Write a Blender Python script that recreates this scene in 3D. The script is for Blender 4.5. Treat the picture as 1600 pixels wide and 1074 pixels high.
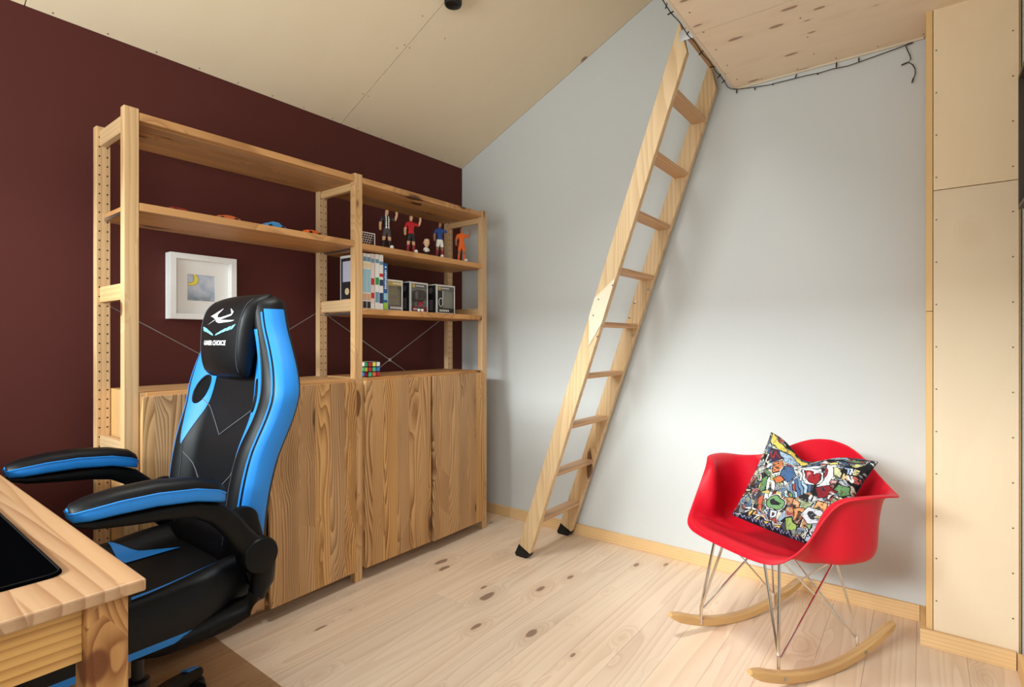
import bpy, bmesh, math, random
import numpy as np
from mathutils import Vector, Matrix

for _o in list(bpy.data.objects): bpy.data.objects.remove(_o, do_unlink=True)
scene = bpy.context.scene
COL = scene.collection
R = math.radians
random.seed(7)

# ------------------------------------------------------------------ camera
CAM = Vector((2.3578, -2.5456, 1.0566)); YAW = -0.654076; FPX = 837.11; PPY = 532.85
cd = bpy.data.cameras.new('camera'); cam = bpy.data.objects.new('camera', cd); COL.objects.link(cam)
cam.location = CAM; cam.rotation_euler = (math.pi/2, 0, -YAW)
cd.sensor_fit = 'HORIZONTAL'; cd.sensor_width = 36; cd.lens = FPX/1600*36
cd.shift_y = -(537-PPY)/1600; cd.clip_start = 0.02
scene.camera = cam
_F = Vector((math.sin(YAW), math.cos(YAW), 0)); _Rt = Vector((math.cos(YAW), -math.sin(YAW), 0))
def ray(x, y): return _F + _Rt*((x-800)/FPX) + Vector((0, 0, (PPY-y)/FPX))
def hit(x, y, ax, val):
    d = ray(x, y); return CAM + d*((val-CAM[ax])/d[ax])

# ------------------------------------------------------------------ light
scene.view_settings.view_transform = 'Standard'
try: scene.view_settings.look = 'None'
except Exception: pass
scene.view_settings.gamma = 1; scene.view_settings.use_curve_mapping = False
scene.view_settings.exposure = 0.16
w = bpy.data.worlds.new('world'); scene.world = w; w.use_nodes = True
w.node_tree.nodes['Background'].inputs[0].default_value = (0.78, 0.88, 1.0, 1)
w.node_tree.nodes['Background'].inputs[1].default_value = 1.0
def area(name, loc, look, sx, sy, power, col, spread=180):
    l = bpy.data.lights.new(name, 'AREA'); l.shape = 'RECTANGLE'; l.size = sx; l.size_y = sy
    l.energy = power; l.color = col; l.spread = R(spread)
    o = bpy.data.objects.new(name, l); COL.objects.link(o); o.location = loc
    o.rotation_euler = (Vector(look)-Vector(loc)).to_track_quat('-Z', 'Y').to_euler()
    return o
area('sky_daylight', (0.75, -6.0, 2.52), (1.15, 0, 0.45), 2.6, 0.42, 128, (0.95, 0.98, 1.0), 100)
area('ceiling_fill', (1.05, -3.39, 1.42), (1.05, -1.2, 2.7), 1.75, 0.95, 23, (0.92, 0.985, 0.975), 150)  # added fill in the window opening, aimed up to brighten the ceiling
area('added_side_fill', (2.545, -2.98, 1.42), (0, -2.7, 1.9), 0.66, 0.95, 13, (0.93, 0.985, 0.985), 175)  # added lamp for ambient light, at a side window that is made up
area('added_floor_fill', (1.215, -1.65, 2.76), (1.95, -0.95, 0), 0.42, 0.52, 13, (0.95, 0.98, 1.0), 100)  # added lamp that brightens the floor, set in the made-up roof window

# ------------------------------------------------------------------ material helpers
def lin(c):
    f = lambda v: v/12.92 if v <= 0.04045 else ((v+0.055)/1.055)**2.4
    return (f(c[0]/255), f(c[1]/255), f(c[2]/255), 1)
class NT:
    def __init__(s, name):
        s.m = bpy.data.materials.new(name); s.m.use_nodes = True; s.t = s.m.node_tree
        s.b = s.t.nodes['Principled BSDF']; s.out = s.t.nodes['Material Output']
    def n(s, typ, ins={}, **kw):
        nd = s.t.nodes.new(typ)
        for k, v in kw.items(): setattr(nd, k, v)
        for k, v in ins.items():
            if hasattr(v, 'is_output'): s.t.links.new(v, nd.inputs[k])
            else: nd.inputs[k].default_value = v
        return nd
    def link(s, a, b): s.t.links.new(a, b)
    def M(s, op, a, b=0.0, c=0.0, clamp=False):
        nd = s.t.nodes.new('ShaderNodeMath'); nd.operation = op; nd.use_clamp = clamp
        for i, v in enumerate((a, b, c)):
            if hasattr(v, 'is_output'): s.t.links.new(v, nd.inputs[i])
            else: nd.inputs[i].default_value = v
        return nd.outputs[0]
    def xyz(s, x, y, z): return s.n('ShaderNodeCombineXYZ', {0: x, 1: y, 2: z}).outputs[0]
    def sep(s, v): return s.n('ShaderNodeSeparateXYZ', {0: v}).outputs
    def noise(s, v, scale=1, det=2, rough=.5, dim='3D'):
        return s.n('ShaderNodeTexNoise', {'Vector': v, 'Scale': scale, 'Detail': det, 'Roughness': rough}, noise_dimensions=dim).outputs[0]
    def mix(s, f, a, b, mode='MIX'):
        nd = s.t.nodes.new('ShaderNodeMix'); nd.data_type = 'RGBA'; nd.blend_type = mode
        for i, v in ((0, f), (6, a), (7, b)):
            if hasattr(v, 'is_output'): s.t.links.new(v, nd.inputs[i])
            else: nd.inputs[i].default_value = v
        return nd.outputs[2]
    def smooth(s, v, a, b, to0=0, to1=1):
        nd = s.n('ShaderNodeMapRange', {0: v, 1: a, 2: b, 3: to0, 4: to1}, interpolation_type='SMOOTHSTEP'); return nd.outputs[0]
    def bump(s, h, strength=.2, dist=.002):
        nd = s.n('ShaderNodeBump', {'Height': h, 'Strength': strength, 'Distance': dist}); s.link(nd.outputs[0], s.b.inputs['Normal'])
    def coord(s, out='Object'): return s.t.nodes.new('ShaderNodeTexCoord').outputs[out]

def plain(name, c, rough=.5, metal=0, bumpsc=0, bumpst=.1, spec=.5, var=0):
    s = NT(name); s.b.inputs['Roughness'].default_value = rough; s.b.inputs['Metallic'].default_value = metal
    s.b.inputs['Specular IOR Level'].default_value = spec
    co = s.coord()
    if var:
        nz = s.noise(co, 6, 3)
        c2 = tuple(v*(1-var) for v in lin(c)[:3])+(1,)
        s.link(s.mix(nz, lin(c), c2), s.b.inputs['Base Color'])
    else: s.b.inputs['Base Color'].default_value = lin(c)
    if bumpsc: s.bump(s.noise(co, bumpsc, 3), bumpst, .001)
    return s.m

def wood(name, light, dark, grain='Z', across='Y', F=55, K=7, ring=.55, knot=None, knotcol=(92, 58, 38), thr=.6, stave=0,
         rough=.5, var=.12, fibre=.25, gs=.7, knotr=.16, knotscale=(5, 2.2), bump=.08, ns=4.0, sharp=2.0):
    s = NT(name); s.b.inputs['Roughness'].default_value = rough
    s.b.inputs['Specular IOR Level'].default_value = .35
    co = s.coord(); rnd = s.t.nodes.new('ShaderNodeObjectInfo').outputs['Random']
    p = s.sep(co); ix = 'XYZ'
    o_ = [k for k in 'XYZ' if k not in (grain, across)][0]
    a, b, g = p[ix.index(across)], p[ix.index(o_)], p[ix.index(grain)]
    g = s.M('ADD', g, s.M('MULTIPLY', rnd, 37.0)); b = s.M('ADD', b, s.M('MULTIPLY', rnd, 11.3))
    tone = rnd
    if stave:
        fl = s.M('FLOOR', s.M('DIVIDE', s.M('ADD', a, s.M('MULTIPLY', rnd, .031)), stave))
        wn = s.n('ShaderNodeTexWhiteNoise', {'W': s.M('ADD', fl, s.M('MULTIPLY', rnd, 91.0))}, noise_dimensions='1D').outputs[0]
        g = s.M('ADD', g, s.M('MULTIPLY', wn, 23.0)); b = s.M('ADD', b, s.M('MULTIPLY', wn, 5.0)); tone = wn
    kmask = 0.0; halo = 0.0
    if knot:
        wob = s.noise(s.xyz(s.M('MULTIPLY', a, 30), s.M('MULTIPLY', g, 14), 0.0), 1, 1)
        v = s.n('ShaderNodeTexVoronoi', {'Vector': s.xyz(s.M('MULTIPLY', a, knotscale[0]), s.M('MULTIPLY', g, knotscale[1]), s.M('MULTIPLY', b, knotscale[0]*.5)), 'Scale': 1.0, 'Randomness': 1.0}, voronoi_dimensions='3D')
        pr = s.sep(v.outputs['Color'])
        pres = s.M('GREATER_THAN', pr[0], thr)
        size = s.M('MULTIPLY_ADD', pr[1], knotr*1.1, knotr*.5)
        d = s.M('ADD', s.M('DIVIDE', v.outputs['Distance'], size), s.M('MULTIPLY', s.M('SUBTRACT', wob, .5), .7))
        kmask = s.M('MULTIPLY', pres, s.smooth(d, 1.0, .72))
        halo = s.M('MULTIPLY', pres, s.smooth(d, 3.2, .8))
    nz = s.noise(s.xyz(s.M('MULTIPLY', a, ns), s.M('MULTIPLY', b, ns), s.M('MULTIPLY', g, gs)), 1, 1.5)
    ph = s.M('ADD', s.M('MULTIPLY', a, F), s.M('MULTIPLY', nz, K))
    if knot: ph = s.M('ADD', ph, s.M('MULTIPLY', halo, 2.6))
    fr = s.M('FRACT', ph)
    band = s.M('POWER', fr, sharp)
    band = s.M('MULTIPLY', band, s.smooth(fr, 1.0, .9))
    fib = s.noise(s.xyz(s.M('MULTIPLY', a, 260), s.M('MULTIPLY', b, 260), s.M('MULTIPLY', g, 6)), 1, 2)
    broad = s.noise(s.xyz(s.M('MULTIPLY', a, 9), s.M('MULTIPLY', b, 9), s.M('MULTIPLY', g, 1.1)), 1, 2)
    f = s.M('ADD', s.M('MULTIPLY', band, s.M('MULTIPLY', ring, s.M('ADD', broad, .45))), s.M('MULTIPLY', s.M('SUBTRACT', fib, .5), fibre))
    f = s.M('ADD', f, s.M('MULTIPLY', s.M('SUBTRACT', broad, .45), .5), clamp=True)
    c = s.mix(f, lin(light), lin(dark))
    if knot:
        c = s.mix(s.M('MULTIPLY', halo, .35), c, lin(dark)); kc = s.mix(s.M('FRACT', s.M('MULTIPLY', v.outputs['Distance'], 45.0)), lin(knotcol), tuple(x*.6 for x in lin(knotcol)[:3])+(1,))
        c = s.mix(s.M('MULTIPLY', kmask, .85), c, kc)
    val = s.M('MULTIPLY_ADD', tone, var*2, 1-var)
    hs = s.n('ShaderNodeHueSaturation', {'Color': c, 'Value': val, 'Saturation': s.M('MULTIPLY_ADD', tone, .12, .95)})
    s.link(hs.outputs[0], s.b.inputs['Base Color'])
    if bump: s.bump(s.M('ADD', band, fib), bump, .0006)
    return s.m

MAT = {}
MAT['floor'] = wood('soaped_pine_floor', (238, 214, 187), (206, 171, 140), 'Y', 'X', F=20, K=10, ring=.5, knot=True, knotcol=(150, 117, 94), thr=.12, rough=.42, var=.07, fibre=.22, knotscale=(7.5, 3.2), knotr=.095, gs=.45, ns=8)
MAT['pine'] = wood('yellow_pine', (216, 178, 132), (168, 122, 78), 'Z', 'Y', F=60, K=6, ring=.55, knot=True, thr=.80, var=.06, fibre=.25, knotscale=(14, 4), knotr=.2, knotcol=(104, 66, 40))
MAT['pine_x'] = wood('yellow_pine_rail', (216, 180, 134), (172, 126, 80), 'X', 'Z', F=70, K=5, ring=.5, var=.07, fibre=.25)
MAT['shelf'] = wood('shelf_pine', (204, 154, 104), (138, 92, 56), 'Y', 'X', F=55, K=6, ring=.6, knot=True, thr=.62, stave=.06, var=.12, fibre=.3, knotscale=(13, 5), knotr=.2, knotcol=(70, 42, 28))
MAT['door'] = wood('cabinet_pine', (214, 170, 118), (128, 82, 42), 'Z', 'Y', F=85, K=20, ring=1.0, knot=True, thr=.7, stave=.072, var=.08, fibre=.25, knotscale=(9, 3.2), knotr=.22, gs=.9, ns=8, sharp=1.5, knotcol=(78, 44, 22))
MAT['carcass'] = wood('cabinet_side_pine', (216, 172, 118), (160, 106, 56), 'Z', 'X', F=60, K=6, ring=.5, stave=.07, var=.08)
MAT['desk'] = wood('desk_pine', (186, 148, 112), (140, 96, 64), 'X', 'Y', F=40, K=6, ring=.75, knot=True, knotcol=(112, 60, 36), thr=.55, stave=.09, var=.07, rough=.36, fibre=.3, knotscale=(9, 4.5), knotr=.2)
MAT['desk_leg'] = wood('desk_leg_pine', (206, 150, 86), (132, 74, 30), 'Z', 'Y', F=75, K=10, ring=1.0, knot=True, knotcol=(112, 54, 20), thr=.4, var=.04, rough=.35, fibre=.3, knotscale=(18, 9), knotr=.26)
MAT['desk_apron'] = wood('desk_apron_pine', (212, 162, 98), (148, 92, 44), 'Y', 'Z', F=85, K=8, ring=1.0, var=.04, rough=.35, fibre=.3)
MAT['ladder'] = wood('ladder_pine', (220, 192, 152), (186, 148, 104), 'Z', 'X', F=40, K=10, ring=.6, knot=True, thr=.96, var=.04, fibre=.2, knotscale=(12, 2), ns=6)
MAT['tread'] = wood('ladder_tread_ash', (214, 172, 130), (158, 116, 82), 'Y', 'X', F=90, K=5, ring=.6, var=.06, fibre=.3)
MAT['ash'] = wood('rocker_ash', (208, 166, 108), (172, 126, 74), 'Y', 'X', F=60, K=5, ring=.35, var=.03, rough=.35)
MAT['base'] = wood('baseboard_pine', (232, 194, 142), (198, 152, 100), 'X', 'Z', F=80, K=5, ring=.5, knot=True, thr=.9, var=.04, knotscale=(10, 4), knotr=.1)
MAT['base_y'] = wood('baseboard_pine_side', (232, 194, 142), (198, 152, 100), 'Y', 'Z', F=80, K=5, ring=.5, var=.04)
def ply(name, c1, c2, gx, spots=.8, sp=(3, 3), kc=(150, 108, 72), kr=.1, var=.04):
    return wood(name, c1, c2, *gx, F=3, K=4, ring=.16, knot=True, knotcol=kc, thr=spots, var=var, fibre=.12, gs=1.3, ns=2.5, knotscale=sp, knotr=kr, rough=.55, bump=.02)
MAT['ply_ceiling'] = ply('ceiling_plywood', (234, 216, 186), (227, 206, 174), 'XY', .985)
MAT['ply_loft'] = ply('loft_plywood', (244, 222, 194), (230, 202, 170), 'XY', .1, (16, 5.5), (170, 130, 102), .14)
MAT['ply_wall'] = ply('wall_plywood', (238, 215, 182), (228, 200, 164), 'ZX', .74, (6, 4.6), (200, 162, 118), .12)
MAT['ply_edge'] = wood('plywood_edge', (232, 194, 140), (190, 142, 92), 'Z', 'X', F=300, K=2, ring=.5, var=.03)

def wall_mat(name, c, rough=.85, mott=.03):
    s = NT(name); co = s.coord(); s.b.inputs['Roughness'].default_value = rough; s.b.inputs['Specular IOR Level'].default_value = .3
    c1 = lin(c); c2 = tuple(v*(1-mott) for v in c1[:3])+(1,)
    s.link(s.mix(s.noise(co, 3, 3), c1, c2), s.b.inputs['Base Color'])
    s.bump(s.noise(co, 260, 2), .12, .0008); return s.m
MAT['white_wall'] = wall_mat('white_paint', (209, 212, 212))
MAT['red_wall'] = wall_mat('oxblood_paint', (84, 35, 30), .66, .06)
MAT['white_wood'] = plain('white_painted_wood', (240, 240, 238), .4)
MAT['fascia_paint'] = plain('pale_edge_trim', (222, 208, 186), .6)
MAT['white_mat'] = plain('white_card', (238, 236, 232), .8)
MAT['black_leather'] = plain('black_leather', (8, 9, 12), .46, 0, 900, .12, .26)
MAT['blue_leather'] = plain('blue_leather', (34, 130, 214), .45, 0, 900, .2, .4)
MAT['black_plastic'] = plain('black_plastic', (5, 5, 6), .42, 0, 700, .05, .2)
MAT['black_mesh'] = plain('black_mesh_cloth', (9, 9, 10), .9, 0, 1500, .5, .2)
MAT['black_rubber'] = plain('black_rubber', (14, 13, 13), .7)
MAT['black_cloth'] = plain('black_cloth_pad', (4, 4, 5), 1.0, 0, 1800, .2, .0)
MAT['thread'] = plain('grey_thread', (96, 98, 104), .7)
MAT['dark_thread'] = plain('dark_thread', (60, 66, 78), .7)
MAT['white_print'] = plain('white_print', (238, 240, 242), .5)
MAT['cyan_print'] = plain('pale_cyan_print', (130, 214, 236), .5)
MAT['chrome'] = plain('chrome_wire', (226, 222, 216), .12, 1)
MAT['steel'] = plain('steel', (170, 170, 172), .35, 1)
MAT['red_shell'] = plain('red_plastic_shell', (204, 6, 34), .48, 0, 500, .03, .4)
MAT['black_hole'] = plain('dark_peg_hole', (26, 17, 12), .9)
MAT['screw'] = plain('screw_head', (122, 100, 76), .5, .4)
MAT['dark_void'] = plain('dark_ceiling_void', (62, 50, 40), .9)
MAT['black_cable'] = plain('dark_green_black_cable', (24, 27, 22), .6)
MAT['bulb'] = plain('dark_bulb_sleeve', (30, 28, 24), .45)
MAT['black_metal'] = plain('black_metal', (17, 15, 15), .4)
MAT['bronze'] = plain('dark_bronze_frame', (58, 48, 36), .4)
MAT['pale_plate'] = wood('birch_plate', (240, 222, 196), (228, 204, 174), 'Z', 'X', F=12, K=4, ring=.25, var=.02)

def glassmat():
    s = NT('window_glass'); s.t.nodes.remove(s.b)
    tr = s.n('ShaderNodeBsdfTransparent', {0: (.93, .96, .95, 1)}); gl = s.n('ShaderNodeBsdfGlossy', {0: (1, 1, 1, 1), 1: .02})
    mx = s.n('ShaderNodeMixShader', {0: .06, 1: tr.outputs[0], 2: gl.outputs[0]}); s.link(mx.outputs[0], s.out.inputs[0]); return s.m
MAT['glass'] = glassmat()

# ------------------------------------------------------------------ mesh helpers
class MB:
    def __init__(s): s.v = []; s.f = []; s.mi = []
    def add(s, vs, fs, mi=0):
        k = len(s.v); s.v += [tuple(p) for p in vs]; s.f += [tuple(i+k for i in f) for f in fs]
        s.mi += [mi]*len(fs) if isinstance(mi, int) else list(mi)
        return s
    def box(s, a, b, mi=0, bev=0, seg=2):
        x0, x1 = sorted((a[0], b[0])); y0, y1 = sorted((a[1], b[1])); z0, z1 = sorted((a[2], b[2]))
        vs = [(x, y, z) for z in (z0, z1) for y in (y0, y1) for x in (x0, x1)]
        fs = [(0, 2, 3, 1), (4, 5, 7, 6), (0, 1, 5, 4), (2, 6, 7, 3), (0, 4, 6, 2), (1, 3, 7, 5)]
        if not bev: return s.add(vs, fs, mi)
        bm = bmesh.new(); vv = [bm.verts.new(p) for p in vs]
        for f in fs: bm.faces.new([vv[i] for i in f])
        bmesh.ops.bevel(bm, geom=bm.edges[:], offset=bev, segments=seg, profile=.5, affect='EDGES')
        bm.verts.index_update()
        s.add([v.co[:] for v in bm.verts], [[v.index for v in f.verts] for f in bm.faces], mi); bm.free(); return s
    def loft(s, rings, closed=True, cap=True, mi=0):
        n = len(rings[0]); vs = [p for r in rings for p in r]; fs = []
        for i in range(len(rings)-1):
            for j in range(n if closed else n-1):
                k = (j+1) % n; fs.append((i*n+j, i*n+k, (i+1)*n+k, (i+1)*n+j))
        if cap and closed:
            fs.append(tuple(range(n-1, -1, -1))); fs.append(tuple((len(rings)-1)*n+j for j in range(n)))
        return s.add(vs, fs, mi)
    def tube(s, pts, r, seg=8, mi=0, cap=True, flat=None, ref=None):
        P = [Vector(p) for p in pts]; n = len(P); rs = r if isinstance(r, (list, tuple)) else [r]*n
        T = []
        for i in range(n):
            t = P[min(i+1, n-1)]-P[max(i-1, 0)]; T.append(t.normalized())
        u = Vector(ref) if ref else (Vector((0, 0, 1)) if abs(T[0].z) < .9 else Vector((1, 0, 0)))
        rings = []
        for i in range(n):
            t = T[i]; u2 = (u - t*u.dot(t)); u2 = u2.normalized() if u2.length > 1e-6 else t.orthogonal().normalized()
            if not ref: u = u2
            w_ = t.cross(u2)
            fl = flat if flat else 1.0
            rings.append([P[i]+u2*(rs[i]*math.cos(a))+w_*(rs[i]*fl*math.sin(a)) for a in [2*math.pi*k/seg for k in range(seg)]])
        return s.loft(rings, True, cap, mi)
    def lathe(s, prof, c=(0, 0, 0), seg=24, axis='Z', mi=0):
        rings = []
        for (r, h) in prof:
            ring = []
            for k in range(seg):
                a = 2*math.pi*k/seg; x, y = r*math.cos(a), r*math.sin(a)
                p = {'Z': (x, y, h), 'X': (h, x, y), 'Y': (y, h, x)}[axis]
                ring.append((c[0]+p[0], c[1]+p[1], c[2]+p[2]))
            rings.append(ring)
        return s.loft(rings, True, True, mi)
    def prism(s, poly, d, mi=0):           # poly: list of 3-D points (planar), d: extrusion vector
        n = len(poly); d = Vector(d); A = [Vector(p) for p in poly]; B = [p+d for p in A]
        fs = [tuple(range(n-1, -1, -1)), tuple(range(n, 2*n))]+[(i, (i+1) % n, n+(i+1) % n, n+i) for i in range(n)]
        return s.add(A+B, fs, mi)
    def xf(s, M):
        s.v = [tuple(M @ Vector(p)) for p in s.v]; return s
    def mesh(s, name, mats, smooth=False, angle=None):
        me = bpy.data.meshes.new(name); me.from_pydata(s.v, [], s.f)
        for m in (mats if isinstance(mats, (list, tuple)) else [mats]): me.materials.append(MAT[m] if isinstance(m, str) else m)
        for p, i in zip(me.polygons, s.mi): p.material_index = i
        bm = bmesh.new(); bm.from_mesh(me); bmesh.ops.recalc_face_normals(bm, faces=bm.faces[:]); bm.to_mesh(me); bm.free()
        if smooth:
            me.polygons.foreach_set('use_smooth', [True]*len(me.polygons))
            me.set_sharp_from_angle(angle=R(angle if angle else 40))
        me.update(); return me
    def build(s, name, mats, parent=None, smooth=False, angle=None, local=False):
        if parent is not None and not local:
            s.xf(WM(parent).inverted())
        o = bpy.data.objects.new(name, s.mesh(name, mats, smooth, angle)); COL.objects.link(o); o.parent = parent
        return o
_M = {}
def WM(o):
    while o is not None and o.name not in _M: o = o.parent
    return _M[o.name] if o is not None else Matrix.Identity(4)
def tag(o, label=None, cat=None, group=None, kind=None):
    if label: o['label'] = label
    if cat: o['category'] = cat
    if group: o['group'] = group
    if kind: o['kind'] = kind
    return o
def empty(name, loc, rz=0, rot=None, **kw):
    o = bpy.data.objects.new(name, None); COL.objects.link(o); o.empty_display_size = .05
    o.location = loc; o.rotation_euler = rot if rot else (0, 0, rz)
    _M[o.name] = Matrix.Translation(Vector(loc)) @ (o.rotation_euler.to_matrix().to_4x4())
    tag(o, **kw); return o
def struct(o): o['kind'] = 'structure'; return o
def copyobj(o, loc, parent, name=None):
    c = o.copy(); COL.objects.link(c); c.parent = parent; c.location = loc
    if name: c.name = name
    return c
def text_mesh(body, size, bold=0.0, shear=0.0):
    cu = bpy.data.curves.new('lettering', 'FONT'); cu.body = body; cu.size = size; cu.align_x = 'CENTER'; cu.align_y = 'CENTER'
    cu.offset = bold; cu.shear = shear; cu.resolution_u = 3
    o = bpy.data.objects.new('lettering', cu); COL.objects.link(o)
    dg = bpy.context.evaluated_depsgraph_get(); me = bpy.data.meshes.new_from_object(o.evaluated_get(dg))
    vs = [v.co[:] for v in me.vertices]; fs = [tuple(p.vertices) for p in me.polygons]
    bpy.data.objects.remove(o, do_unlink=True); bpy.data.curves.remove(cu); bpy.data.meshes.remove(me)
    return vs, fs
def interp(tab, z):
    xs = [t[0] for t in tab]
    if z <= xs[0]: return tab[0][1]
    if z >= xs[-1]: return tab[-1][1]
    i = max(k for k in range(len(xs)-1) if xs[k] <= z)
    p0 = tab[max(i-1, 0)]; p1 = tab[i]; p2 = tab[i+1]; p3 = tab[min(i+2, len(tab)-1)]
    h = p2[0]-p1[0]; t = (z-p1[0])/h
    m1 = (p2[1]-p0[1])/(p2[0]-p0[0])*h; m2 = (p3[1]-p1[1])/(p3[0]-p1[0])*h
    return (2*t**3-3*t**2+1)*p1[1]+(t**3-2*t**2+t)*m1+(-2*t**3+3*t**2)*p2[1]+(t**3-t**2)*m2
def sm(x, a, b):
    t = min(1, max(0, (x-a)/(b-a))); return t*t*(3-2*t)

# ------------------------------------------------------------------ the room
XR = 2.612; YF = -3.46; CK = 0.4574; CZ = 2.166
def cz(x): return CZ+CK*x
fl = struct(MB().box((-.1, YF-.1, -.06), (XR+.1, .1, -.022)).build('floor', 'floor'))
PW = .1335; k0 = .872
xe = [k0+PW*k for k in range(-8, 15)]
for i in range(len(xe)-1):
    x0, x1 = max(xe[i], 0), min(xe[i+1], XR)
    if x1-x0 < .005: continue
    cuts = {7: [-.962], 3: [-2.6], 11: [-2.2], 14: [-1.9], 16: [-2.5], 5: [-2.9]}.get(i, [])
    ys = [0.0]+cuts+[YF]
    for y1, y0 in zip(ys, ys[1:]):
        g = .0003
        m = MB(); c = .0007
        w2, l2 = (x1-x0)/2-g, (y1-y0)/2-g
        ring = lambda e, z: [(-w2+e, -l2+e, z), (w2-e, -l2+e, z), (w2-e, l2-e, z), (-w2+e, l2-e, z)]
        m.loft([ring(0, -.022), ring(0, -c*.6), ring(c, 0)])
        o = m.build('plank', 'floor', fl, local=True); o.location = ((x0+x1)/2, (y0+y1)/2, 0)
T = .1
wl = struct(MB().prism([(0, .0, 0), (0, YF, 0), (0, YF, CZ), (0, 0, CZ)], (-T, 0, 0)).build('wall_left', 'red_wall'))
wb = struct(MB().prism([(-T, 0, -.02), (XR+T, 0, -.02), (XR+T, 0, cz(XR+T)), (-T, 0, cz(-T))], (0, T, 0)).build('wall_back', 'white_wall'))
# right wall with an added side window behind the camera, front wall with a wide window
def wall_with_hole(name, mat, u0, u1, h0, h1, top0, top1, lo, hi, pos, thick, ax):
    m = MB()
    def quad(ua, ub, za, zb0, zb1):
        q = [(ua, za), (ub, za), (ub, zb1), (ua, zb0)]
        P = [(pos, u, z) if ax == 0 else (u, pos, z) for u, z in q]
        m.prism(P, (thick, 0, 0) if ax == 0 else (0, thick, 0))
    tp = lambda u: top0+(top1-top0)*(u-u0)/(u1-u0)
    quad(u0, h0, -.02, tp(u0), tp(h0)); quad(h1, u1, -.02, tp(h1), tp(u1))
    quad(h0, h1, -.02, lo, lo); quad(h0, h1, hi, tp(h0), tp(h1))
    return struct(m.build(name, mat))
wr = wall_with_hole('wall_right', 'white_wall', YF, 0.0, -3.32, -2.64, cz(XR), cz(XR), .92, 1.92, XR, T, 0)
wf = wall_with_hole('wall_front', 'white_wall', -T, XR+T, .15, 1.95, cz(-T), cz(XR+T), .92, 1.92, YF, -T, 1)
def window(name, a, b, mull):
    (x0, y0, z0), (x1, y1, z1) = a, b; f = .05; ax = 0 if abs(x1-x0) > abs(y1-y0) else 1
    m = MB(); P = lambda u, d, z: (u, y0+(y1-y0)*d, z) if ax == 0 else (x0+(x1-x0)*d, u, z)
    u0, u1 = (x0, x1) if ax == 0 else (y0, y1)
    m.box(P(u0, .15, z0), P(u0+f, .8, z1)); m.box(P(u1-f, .15, z0), P(u1, .8, z1))
    m.box(P(u0+f, .15, z0), P(u1-f, .8, z0+f)); m.box(P(u0+f, .15, z1-f), P(u1-f, .8, z1))
    for q in mull: m.box(P(q-f/2, .2, z0+f), P(q+f/2, .75, z1-f))
    fr = struct(m.build(name, 'white_wood'))
    es = [u0+f]+[e for q in mull for e in (q-f/2, q+f/2)]+[u1-f]
    for i in range(0, len(es), 2):
        MB().box(P(es[i], .45, z0+f), P(es[i+1], .5, z1-f)).build('pane', 'glass', fr)
window('window_1', (.15, YF-.09, .92), (1.95, YF-.01, 1.92), [1.05])
window('added_side_window', (XR+.01, -3.32, .92), (XR+.09, -2.64, 1.92), [])  # unseen window, added to go with the ambient side lamp
# sloping plywood ceiling of panels
SX0, SX1, SY0, SY1 = .98, 1.45, -1.94, -1.36     # opening for the added roof window, made for the floor lamp
def slab(x0, x1, y0, y1, lift, th, m):
    return m.prism([(x0, y1, cz(x0)+lift), (x1, y1, cz(x1)+lift), (x1, y0, cz(x1)+lift), (x0, y0, cz(x0)+lift)], (0, 0, th))
m = MB()
for a in ((-T, SX0, YF-.1, .1), (SX1, XR+T, YF-.1, .1), (SX0, SX1, YF-.1, SY0), (SX0, SX1, SY1, .1)): slab(*a, .03, .05, m)
ce = struct(m.build('ceiling', 'dark_void'))
ys = [0.0, -.905, -2.12, -3.335, YF]
ang = math.atan(CK)
for y1, y0 in zip(ys, ys[1:]):
    m = MB(); e = .0016; ya, yb = y0+e, y1-e
    if y0 < SY0 < y1:
        for a in ((.0005, SX0, ya, yb), (SX1, XR, ya, yb), (SX0, SX1, ya, SY0), (SX0, SX1, SY1, yb)): slab(*a, 0, .02, m)
    else: slab(.0005, XR, ya, yb, 0, .02, m)
    m.build('panel', 'ply_ceiling', ce, local=True)
m = MB()
for a in ((SX0, SX0+.03, SY0, SY1), (SX1-.03, SX1, SY0, SY1), (SX0+.03, SX1-.03, SY0, SY0+.03), (SX0+.03, SX1-.03, SY1-.03, SY1)): slab(*a, .0, .11, m)
w3 = struct(m.build('added_roof_window', 'white_wood'))  # frame of the added, unseen roof window around the floor lamp
slab(SX0+.03, SX1-.03, SY0+.03, SY1-.03, .08, .006, MB()).build('pane', 'glass', w3)
sc_me = MB().lathe([(.0035, 0), (.0035, .001), (.001, .0012)], seg=8).mesh('screw', 'screw')
def screw(parent, loc, rot=(0, 0, 0), sc=1):
    o = bpy.data.objects.new('screw', sc_me); COL.objects.link(o); o.parent = parent; o.location = loc; o.rotation_euler = rot; o.scale = (sc,)*3
for y in np.arange(-2.05, -.02, .155):
    screw(ce, (.012, y, cz(.012)-.0002), (math.pi, -ang, 0), .8)
for s_ in np.arange(.2, 1.5, .3):
    for dy in (-.015, .015): screw(ce, (s_, -.905+dy, cz(s_)-.0002), (math.pi, -ang, 0), .8)
for p in [(620, 75), (660, 25), (695, 60)]:
    d = ray(*p); t = (CZ+CK*CAM.x-CAM.z)/(d.z-CK*d.x); q = CAM+d*t; screw(ce, (q.x, q.y, cz(q.x)-.0002), (math.pi, -ang, 0), .8)
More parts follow.
